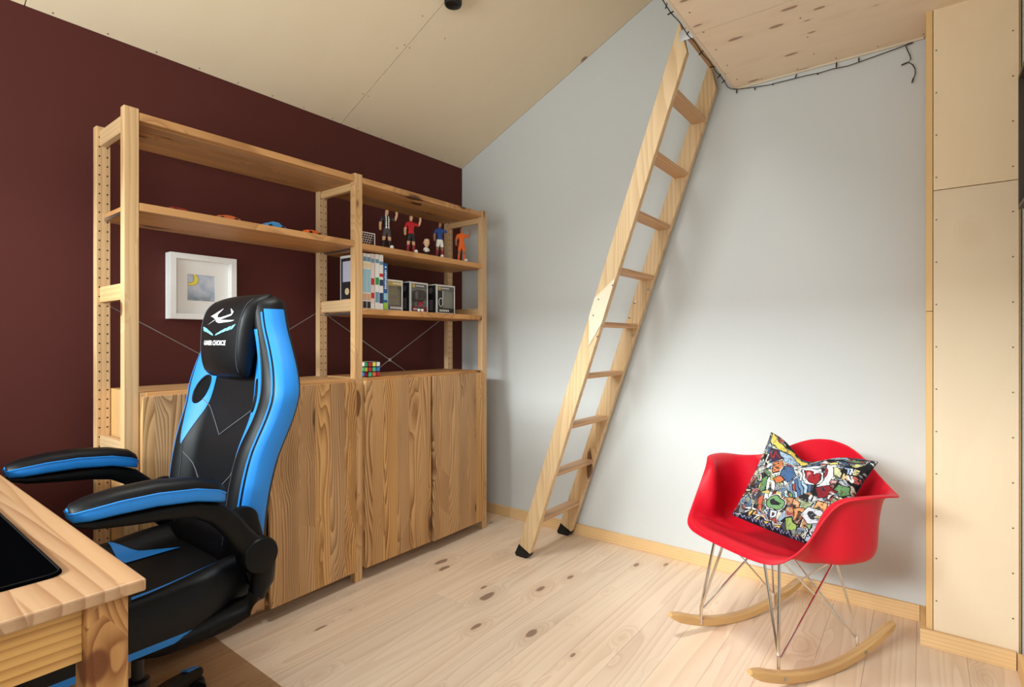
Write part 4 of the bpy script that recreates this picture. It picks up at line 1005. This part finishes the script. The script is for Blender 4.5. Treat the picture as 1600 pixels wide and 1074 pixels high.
# ------------------------------------------------------------------ things on the shelves
Z2, Z1 = 1.489, 1.2
def cmat(name, c, rough=.55): 
    if name not in MAT: MAT[name] = plain(name, c, rough)
    return name
cmat('toy_skin', (206, 160, 122)); cmat('toy_black', (24, 22, 24)); cmat('toy_white', (236, 234, 230)); cmat('toy_red', (186, 22, 34)); cmat('toy_blue', (30, 66, 136)); cmat('toy_orange', (230, 100, 26))
cmat('toy_grey', (66, 60, 64)); cmat('hair_blond', (176, 138, 84)); cmat('hair_dark', (44, 30, 24)); cmat('toy_maroon', (150, 28, 44)); cmat('toy_brown_skin', (150, 104, 78)); cmat('toy_light_skin', (226, 184, 148))
def skin_body(joints, edges, mats, matfn, name, parent, scale=1.0, sub=2):
    me = bpy.data.meshes.new(name); me.from_pydata([j[0] for j in joints], edges, [])
    o = bpy.data.objects.new(name, me); COL.objects.link(o)
    mod = o.modifiers.new('skin', 'SKIN'); mod.use_smooth_shade = True
    sk = me.skin_vertices[0].data if me.skin_vertices else None
    if sk is None:
        bm = bmesh.new(); bm.from_mesh(me); bm.verts.layers.skin.verify(); bm.to_mesh(me); bm.free(); sk = me.skin_vertices[0].data
    for i, j in enumerate(joints):
        r_ = j[1] if isinstance(j[1], tuple) else (j[1], j[1]); sk[i].radius = r_; sk[i].use_root = (i == 0)
    sb = o.modifiers.new('sub', 'SUBSURF'); sb.levels = sub; sb.render_levels = sub
    dg = bpy.context.evaluated_depsgraph_get(); m2 = bpy.data.meshes.new_from_object(o.evaluated_get(dg)); m2.name = name
    bpy.data.objects.remove(o, do_unlink=True)
    m2.materials.clear()
    for k in mats: m2.materials.append(MAT[k])
    for p in m2.polygons:
        p.material_index = matfn(p.center); p.use_smooth = True
    o = bpy.data.objects.new(name, m2); COL.objects.link(o); o.parent = parent; o.scale = (scale,)*3
    return o
def footballer(y, x, rz, label, shirt, shorts, socks, hair, skin='toy_skin', sleeves=None, stripes=False, zscale=1.0, ballpos=(.03, .012)):
    t = empty('football_figurine', (x, y, Z2+.0005), rz, label=label, cat='figurine', group='footballer figurines on the upper right shelf')
    # local: faces +X, Y is its left/right (+Y viewer's right)
    J = [((0, 0, .098), .013), ((0, 0, .118), (.011, .013)), ((0, 0, .142), (.0125, .018)), ((0, 0, .158), (.008, .011)), ((0, 0, .166), .0055), ((.002, 0, .176), (.0115, .0102)), ((.002, 0, .191), (.0115, .0102)),
         ((0, -.011, .085), .0115), ((.001, -.015, .052), .0082), ((-.001, -.017, .014), .0065), ((.001, -.017, .005), .0065), ((.016, -.019, .004), .0048),
         ((0, .011, .085), .0115), ((.001, .015, .052), .0082), ((-.001, .017, .014), .0065), ((.001, .017, .005), .0065), ((.016, .019, .004), .0048),
         ((0, -.023, .148), .0088), ((0, -.033, .122), .0072), ((.008, -.037, .098), .0058), ((.012, -.038, .087), .0068),
         ((0, .023, .150), .0088), ((.002, .044, .146), .0074), ((.010, .049, .172), .006), ((.012, .045, .186), .0078)]
    E_ = [(0, 1), (1, 2), (2, 3), (3, 4), (4, 5), (5, 6), (0, 7), (7, 8), (8, 9), (9, 10), (10, 11), (0, 12), (12, 13), (13, 14), (14, 15), (15, 16), (2, 17), (17, 18), (18, 19), (19, 20), (2, 21), (21, 22), (22, 23), (23, 24)]
    mats = [skin, shirt, shorts, socks, 'toy_black', hair, sleeves or shirt, 'toy_white']
    def fn(c):
        x, y_, z = c
        if z > .163 and abs(y_) < .021: return 5 if (z > .191 or (x < .003 and z > .176)) else 0
        if z < .010: return 4
        if abs(y_) < .026 and z > .1 : 
            if stripes and abs(abs(y_)-.0065) < .0024 and x > 0: return 7
            return 1
        if z > .1:
            if y_ > 0: return 6 if y_ < .040 else 0
            return 6 if z > .128 else 0
        if abs(y_) > .027 and z > .07: return 0
        if z > .062: return 2
        if z > .044: return 0
        return 3
    skin_body(J, E_, mats, fn, 'body', t, sub=3)
    MB().add([], []).lathe([(.0004, 0), (.004, .0008), (.0075, .0035), (.0095, .0095), (.0075, .0155), (.004, .0182), (.0004, .019)], (ballpos[0], ballpos[1], 0), 14).build('ball', 'toy_white', t, smooth=True, angle=80, local=True)
    # face: eyes, brow nose
    f = MB()
    for s_ in (-1, 1): f.lathe([(.0002, -.001), (.0011, 0), (.0002, .001)], (.0104, s_*.0032, .184), 6, 'X')
    f.build('eyes', 'toy_black', t, local=True)
    if stripes or shorts == 'toy_white':
        pass
    return t
RZF = R(-12)
footballer(hit(604, 380, 0, .335).y, .335, RZF, 'footballer figurine in black and white striped shirt with raised fist', 'toy_black', 'toy_grey', 'toy_black', 'hair_dark', 'toy_skin', 'toy_grey', True)
footballer(hit(642, 390, 0, .335).y, .335, RZF, 'blond footballer figurine in red shirt and black shorts', 'toy_red', 'toy_black', 'toy_maroon', 'hair_blond')
footballer(hit(687, 399, 0, .335).y, .335, RZF, 'footballer figurine in blue shirt and white shorts', 'toy_blue', 'toy_white', 'toy_maroon', 'hair_dark', 'toy_brown_skin', ballpos=(.03, -.004))
footballer(hit(721, 404, 0, .335).y, .335, R(-20), 'footballer figurine all in orange kit beside the end upright', 'toy_orange', 'toy_orange', 'toy_orange', 'hair_dark', 'toy_brown_skin')
# bobble-head
yb = hit(666, 396, 0, .345).y
bh = empty('bobble_figurine', (.345, yb, Z2+.0005), RZF, label='tiny big-headed figurine with white shirt between red and blue footballers', cat='figurine')
J = [((0, 0, .030), .009), ((0, 0, .042), .008), ((0, -.006, .018), .006), ((0, -.007, .004), .006), ((.008, -.008, .004), .004), ((0, .006, .018), .006), ((0, .007, .004), .006), ((.008, .008, .004), .004), ((0, -.012, .038), .004), ((.004, -.016, .024), .0042), ((0, .012, .038), .004), ((.004, .016, .024), .0042)]
skin_body(J, [(0, 1), (0, 2), (2, 3), (3, 4), (0, 5), (5, 6), (6, 7), (1, 8), (8, 9), (1, 10), (10, 11)], ['toy_white', 'toy_black', 'toy_light_skin'], lambda c: 1 if c[2] < .022 and abs(c[1]) < .012 else (2 if abs(c[1]) > .0125 and c[2] < .032 else 0), 'body', bh)
hd = MB(); rg = []
for k in range(13):
    a = math.pi*k/12; z = .068-.025*math.cos(a); r_ = max(.0006, math.sin(a)); jaw = .80+.2*sm(z, .05, .072)
    rg.append([(.003+.0165*r_*math.cos(b)*jaw, .0165*r_*math.sin(b)*jaw, z) for b in [2*math.pi*q/16 for q in range(16)]])
m = MB().loft(rg); m.mi = [(1 if (rg[i][j][2] > .082 or (rg[i][j][0] < -.001 and rg[i][j][2] > .062)) else 0) for i in range(12) for j in range(16)]+[0, 1]
hh_ = m.build('head', ['toy_light_skin', 'hair_dark'], bh, smooth=True, angle=80, local=True)
m = MB()
for s_ in (-1, 1): m.lathe([(.0002, -.001), (.002, 0), (.0002, .001)], (.0178, s_*.006, .070), 8, 'X')
m.build('eyes', 'toy_black', hh_, local=True)
MB().tube([(.0165, 0, .069), (.021, 0, .061)], [.0012, .003], 6).build('nose', 'toy_light_skin', hh_, local=True, smooth=True)
for s_ in (-1, 1): MB().lathe([(.001, -.002), (.0045, 0), (.001, .002)], (.001, s_*.0168, .066), 8, 'Y').build('ear', 'toy_light_skin', hh_, local=True)
# small goal
gy0, gy1 = -1.060, hit(585, 380, 0, .35).y
gl_ = empty('toy_goal', (.336, (gy0+gy1)/2, Z2), label='small white toy football goal with square net', cat='toy')
z0, z1 = Z2+.003, Z2+.060
m = MB().tube([(.352, gy0, z0), (.352, gy0, z1), (.352, gy1, z1), (.352, gy1, z0)], .0026, 6)
m.build('goal_frame', 'toy_white', gl_)
m = MB()
for k in range(1, 7):
    y = gy0+(gy1-gy0)*k/7; m.tube([(.352, y, z1), (.32, y, z0)], .0011, 4)
for k in range(1, 6):
    t = k/6; m.tube([(.352-.032*t, gy0, z1+(z0-z1)*t), (.352-.032*t, gy1, z1+(z0-z1)*t)], .0011, 4)
m.build('net', 'toy_white', gl_)
# books
def book(px0, px1, ztop, depth, label, cover, bands, name='comic_book'):
    x1 = .362; y0 = hit(px0, 470, 0, x1).y+.0004; y1 = hit(px1, 470, 0, x1).y-.0004
    b = empty(name, (x1-depth/2, (y0+y1)/2, Z1), label=label, cat='book', group='comic albums on the middle right shelf')
    MB().box((x1-depth, y0, Z1+.0005), (x1, y0+.0022, ztop), bev=.0004, seg=1).box((x1-depth, y1-.0022, Z1+.0005), (x1, y1, ztop), bev=.0004, seg=1).box((x1-.003, y0+.0022, Z1+.0005), (x1, y1-.0022, ztop)).build('cover', cover, b)
    MB().box((x1-depth+.003, y0+.0023, Z1+.003), (x1-.0032, y1-.0023, ztop-.003)).build('pages', 'white_mat', b)
    for za, zb2, mt in bands:
        h = ztop-Z1; MB().box((x1+.0001, y0+.0012, Z1+h*za), (x1+.0006, y1-.0012, Z1+h*zb2)).build('spine_print', mt, b)
    return b, y0, y1
cmat('book_white', (232, 230, 226)); cmat('book_paleblue', (150, 196, 214)); cmat('book_steelblue', (112, 148, 176)); cmat('book_cream', (232, 208, 160)); cmat('book_pink', (230, 206, 200)); cmat('book_badge_red', (190, 40, 40)); cmat('book_badge_green', (52, 150, 72)); cmat('book_navy', (34, 52, 92)); cmat('book_blue', (26, 86, 150)); cmat('book_lime', (150, 196, 50)); cmat('book_ink', (34, 34, 42)); cmat('book_lilac', (200, 204, 226)); cmat('book_tan', (214, 166, 130))
pbl = [(.86, .94, 'book_steelblue'), (.74, .83, 'book_cream'), (.30, .72, 'book_paleblue'), (.16, .28, 'book_tan'), (.02, .14, 'book_ink')]
b0, y0, y1 = book(567, 573.1, 1.452, .17, 'white comic album, end one of the row, black front cover', 'book_white', pbl)
MB().box((.362-.164, y0-.0004, Z1+.012), (.356, y0-.0001, 1.440)).build('cover_print', 'book_ink', b0)
MB().box((.362-.150, y0-.0008, Z1+.13), (.34, y0-.0005, 1.425)).build('cover_panel', 'book_lilac', b0)
MB().lathe([(.016, -.0012), (.016, -.0006)], (.245, y0, Z1+.085), 16, 'Y').build('cover_badge', 'book_cream', b0)
MB().box((.205, y0-.0008, Z1+.016), (.30, y0-.0005, Z1+.05)).build('cover_badge', 'book_tan', b0)
book(573.2, 579.3, 1.452, .17, 'white comic album with pale blue spine beside the end one', 'book_white', pbl)
book(579.5, 585.2, 1.455, .17, 'white comic album with a red badge on its spine', 'book_pink', [(.84, .91, 'book_steelblue'), (.44, .56, 'book_badge_red'), (.2, .3, 'book_badge_red'), (.02, .1, 'book_white')])
book(586.2, 592.4, 1.456, .17, 'white comic album with a green badge on its spine', 'book_white', [(.84, .91, 'book_steelblue'), (.45, .58, 'book_badge_green'), (.13, .32, 'book_steelblue')])
book(592.6, 599.0, 1.456, .17, 'white comic album with a navy badge on its spine', 'book_white', [(.82, .88, 'book_steelblue'), (.6, .66, 'book_badge_red'), (.44, .55, 'book_navy'), (.12, .31, 'book_navy')])
bb_, y0, y1 = book(599.2, 605.7, 1.420, .16, 'slim blue book with white spine lettering and lime green foot', 'book_blue', [(.02, .16, 'book_lime'), (.22, .36, 'book_paleblue')], 'slim_book')
MB().lathe([(.005, .0002), (.005, .0008)], (.362, (y0+y1)/2, 1.402), 12, 'X').build('spine_badge', 'book_white', bb_)
m = MB()
for k in range(11):
    z = 1.30+k*.0082; m.box((.3622, y0+.006+.001*(k % 3), z), (.3628, y1-.006-.001*((k+1) % 3), z+.0055))
m.build('spine_lettering', 'book_white', bb_)
# toy boxes
cmat('carton_black', (24, 24, 28)); cmat('carton_white', (228, 226, 222)); cmat('carton_gold', (176, 154, 92)); cmat('carton_inside', (132, 122, 110)); cmat('carton_grey', (96, 90, 92)); cmat('carton_red', (116, 30, 34))
def toybox(y0, y1, xf, label, accent, foot):
    z0, z1 = Z1+.0005, 1.351; d_ = .09; t = empty('toy_box', (xf-d_/2, (y0+y1)/2, Z1), label=label, cat='box', group='windowed toy boxes on the middle right shelf')
    b = .008
    m = MB().box((xf-d_, y0, z0), (xf, y0+.0015, z1)).box((xf-d_, y1-.0015, z0), (xf, y1, z1)).box((xf-d_, y0, z0), (xf-d_+.0015, y1, z1)).box((xf-d_, y0, z0), (xf, y1, z0+.0015))
    m.build('carton', 'carton_black', t)
    MB().box((xf-d_, y0, z1-.0015), (xf, y1, z1)).build('lid', 'carton_white', t)
    f = MB().box((xf-.001, y0, z0), (xf, y0+b, z1)).box((xf-.001, y1-b, z0), (xf, y1, z1)).box((xf-.001, y0+b, z1-b), (xf, y1-b, z1)).box((xf-.001, y0+b, z0), (xf, y1-b, z0+.004))
    f.build('front_frame', 'carton_white', t)
    # white edge lines on the side panel
    s_ = MB().box((xf-d_, y0-.0006, z0), (xf-d_+.005, y0-.0001, z1)).box((xf-.005, y0-.0006, z0), (xf, y0-.0001, z1)).box((xf-d_+.005, y0-.0006, z1-.005), (xf-.005, y0-.0001, z1))
    s_.build('side_border', 'carton_white', t)
    MB().lathe([(.017, -.001), (.017, -.0003)], (xf-d_*.5, y0, z1-.032), 18, 'Y').build('side_badge', 'carton_grey', t)
    MB().box((xf-d_*.75, y0-.0009, z0+.015), (xf-d_*.3, y0-.0003, z0+.07)).build('side_print', 'carton_grey', t)
    MB().box((xf-.001, y0+b, z1-.030), (xf+.0004, y1-b, z1-b)).build('title_band', accent, t)
    MB().lathe([(.011, .0004), (.011, .0012)], (xf, y0+b+.014, z1-.020), 16, 'X').build('logo_badge', 'carton_gold', t)
    m = MB()
    for k in range(7): m.box((xf+.0004, y0+b+.03+k*.008, z1-.022), (xf+.0008, y0+b+.035+k*.008, z1-.016))
    m.build('title_lettering', 'carton_white', t)
    MB().box((xf-.001, y0+b, z0+.004), (xf+.0004, y1-b, z0+.028)).build('foot_band', foot, t)
    m = MB()
    for k in range(6): m.box((xf+.0004, y0+b+.014+k*.012, z0+.010), (xf+.0008, y0+b+.022+k*.012, z0+.020))
    m.build('foot_lettering', 'carton_white', t)
    MB().box((xf-.0009, y0+b, z0+.028), (xf-.0004, y1-b, z1-.030)).build('window', 'glass', t)
    MB().box((xf-.014, y0+.003, z0+.003), (xf-.011, y1-.003, z1-.004)).build('inner_tray', 'carton_inside', t)
    return t
ya, yb = hit(643, 470, 0, .36).y, hit(671, 470, 0, .36).y
toybox(hit(601, 470, 0, .345).y+.012, hit(629.5, 470, 0, .345).y, .345, 'windowed toy box with gold title band beside the slim blue book', 'carton_gold', 'carton_grey')
toybox(ya, yb, .350, 'windowed toy box behind the dark big-headed figurine', 'carton_grey', 'carton_red')
tb3 = toybox(hit(682, 470, 0, .36).y, hit(711, 470, 0, .36).y, .36, 'windowed toy box with black panel, last before the end upright', 'carton_grey', 'carton_black')
y3 = hit(682, 470, 0, .36).y
MB().box((.3602, y3+.008, Z1+.03), (.3608, y3+.045, 1.319)).build('front_panel', 'carton_black', tb3)
MB().tube([(.3612, y3+.030+.014*math.cos(R(a)), Z1+.058+.022*math.sin(R(a))) for a in range(0, 361, 20)], .0016, 5).build('panel_outline', 'carton_white', tb3)
MB().box((.361, y3+.043, Z1+.075), (.3614, y3+.047, 1.319)).build('panel_edge', 'carton_white', tb3)
# vinyl figurine standing before the middle box
cmat('vinyl_dark', (60, 52, 50), .5)
yv = hit(656, 480, 0, .376).y
vf = empty('vinyl_figurine', (.379, yv, Z1+.0005), R(-4), label='dark big-headed vinyl figurine with white boots in front of toy box', cat='figurine')
J = [((-.002, 0, .030), .009), ((-.002, 0, .048), .010), ((0, -.009, .018), .007), ((0, -.010, .006), .0075), ((.010, -.011, .005), .006), ((0, .009, .018), .007), ((0, .010, .006), .0075), ((.010, .011, .005), .006), ((0, -.017, .044), .005), ((.004, -.024, .032), .0048), ((0, .017, .044), .005), ((.006, .023, .034), .0048)]
skin_body(J, [(0, 1), (0, 2), (2, 3), (3, 4), (0, 5), (5, 6), (6, 7), (1, 8), (8, 9), (1, 10), (10, 11)], ['toy_maroon', 'vinyl_dark', 'toy_white'], lambda c: 2 if c[2] < .014 else (1 if abs(c[1]) > .014 or c[2] < .026 else 0), 'body', vf)
m = MB().box((-.022, -.034, .052), (.014, .034, .108), bev=.016, seg=5); vh = m.build('head', 'vinyl_dark', vf, smooth=True, angle=80, local=True)
m = MB()
for s_ in (-1, 1): m.lathe([(.0002, -.001), (.0055, 0), (.0002, .0012)], (.0142, s_*.016, .076), 12, 'X')
m.build('eyes', 'toy_black', vh, local=True)
# toys on the left shelf
ZT = 1.4945
def toy_car(px, xx, rz, label, col, L_=.085, W2=.034, H_=.03):
    y = hit(px, 350, 0, xx).y; t = empty('toy_car', (xx, y, ZT), rz, label=label, cat='toy', group='small toy vehicles on the upper left shelf')
    rg = []
    for s_, hb, ht, wd in ((-.5, .010, .016, .80), (-.47, .006, .020, .95), (-.3, .006, .021, 1), (-.18, .006, H_, .82), (.12, .006, H_, .82), (.27, .006, .020, .98), (.45, .006, .016, .95), (.5, .009, .013, .75)):
        w2 = W2/2*wd
        rg.append([(s_*0+x, s_*L_, z) for x, z in ((-w2, hb), (-w2*1.0, hb+(ht-hb)*.55), (-w2*.8, ht), (w2*.8, ht), (w2, hb+(ht-hb)*.55), (w2, hb))])
    MB().loft(rg).build('body', col, t, smooth=True, angle=35, local=True)
    for s_ in (-.3, .28):
        for sx in (-1, 1): MB().lathe([(.0085, -.003), (.0085, .003)], (sx*W2*.45, s_*L_, .0087), 14, 'X').build('wheel', 'toy_black', t, local=True)
cmat('toy_sky', (66, 146, 210)); cmat('toy_rust', (198, 92, 40)); cmat('toy_brick', (150, 44, 34))
toy_car(429, .325, R(4), 'light blue toy car on the shelf above the picture', 'toy_sky', .09)
toy_car(357, .322, R(-10), 'black and orange toy racer left of the blue toy car', 'toy_rust', .08, .03, .024)
toy_car(488, .33, R(12), 'flat orange toy racer nearest the middle upright', 'toy_orange', .08, .034, .024)
toy_car(281, .312, R(8), 'low brick red toy car barely showing above shelf edge', 'toy_brick', .07, .03, .022)
# puzzle cube
q0, q1 = hit(575, 585, 0, .372).y, hit(594, 585, 0, .372).y; cs0 = q1-q0
qx = .372-cs0/2
pc = empty('puzzle_cube', (qx, (q0+q1)/2, .893), R(0), label='scrambled nine-square colour puzzle cube on the pine cabinet', cat='toy')
h = cs0/2
MB().box((-h, -h, 0), (h, h, 2*h), bev=.002).build('core', 'black_plastic', pc, local=True)
cc = {'r': (188, 30, 50), 'y': (236, 232, 90), 'w': (240, 240, 240), 'g': (66, 200, 140), 'b': (56, 130, 206), 'o': (240, 116, 70)}
for k, c in cc.items(): cmat('tile_'+k, c, .35)
c3 = cs0/3
for fc, rowz in (('x', ('goR'.lower(), 'rgb', 'ryw')), ('y', ('wbr', 'ogy', 'bwg')), ('z', ('ryb', 'gow', 'brg'))):
    for i, rw in enumerate(rowz):
        for j, ch in enumerate(rw):
            a = -h+c3*(j+.5); b = c3*(i+.5); e = c3*.40
            if fc == 'x': m = MB().box((h, a-e, b-e), (h+.0006, a+e, b+e))
            elif fc == 'y': m = MB().box((a-e, -h-.0006, b-e), (a+e, -h, b+e))
            else: m = MB().box((a-e, b-h-e, 2*h), (a+e, b-h+e, 2*h+.0006))
            m.build('tile', 'tile_'+ch, pc, local=True)
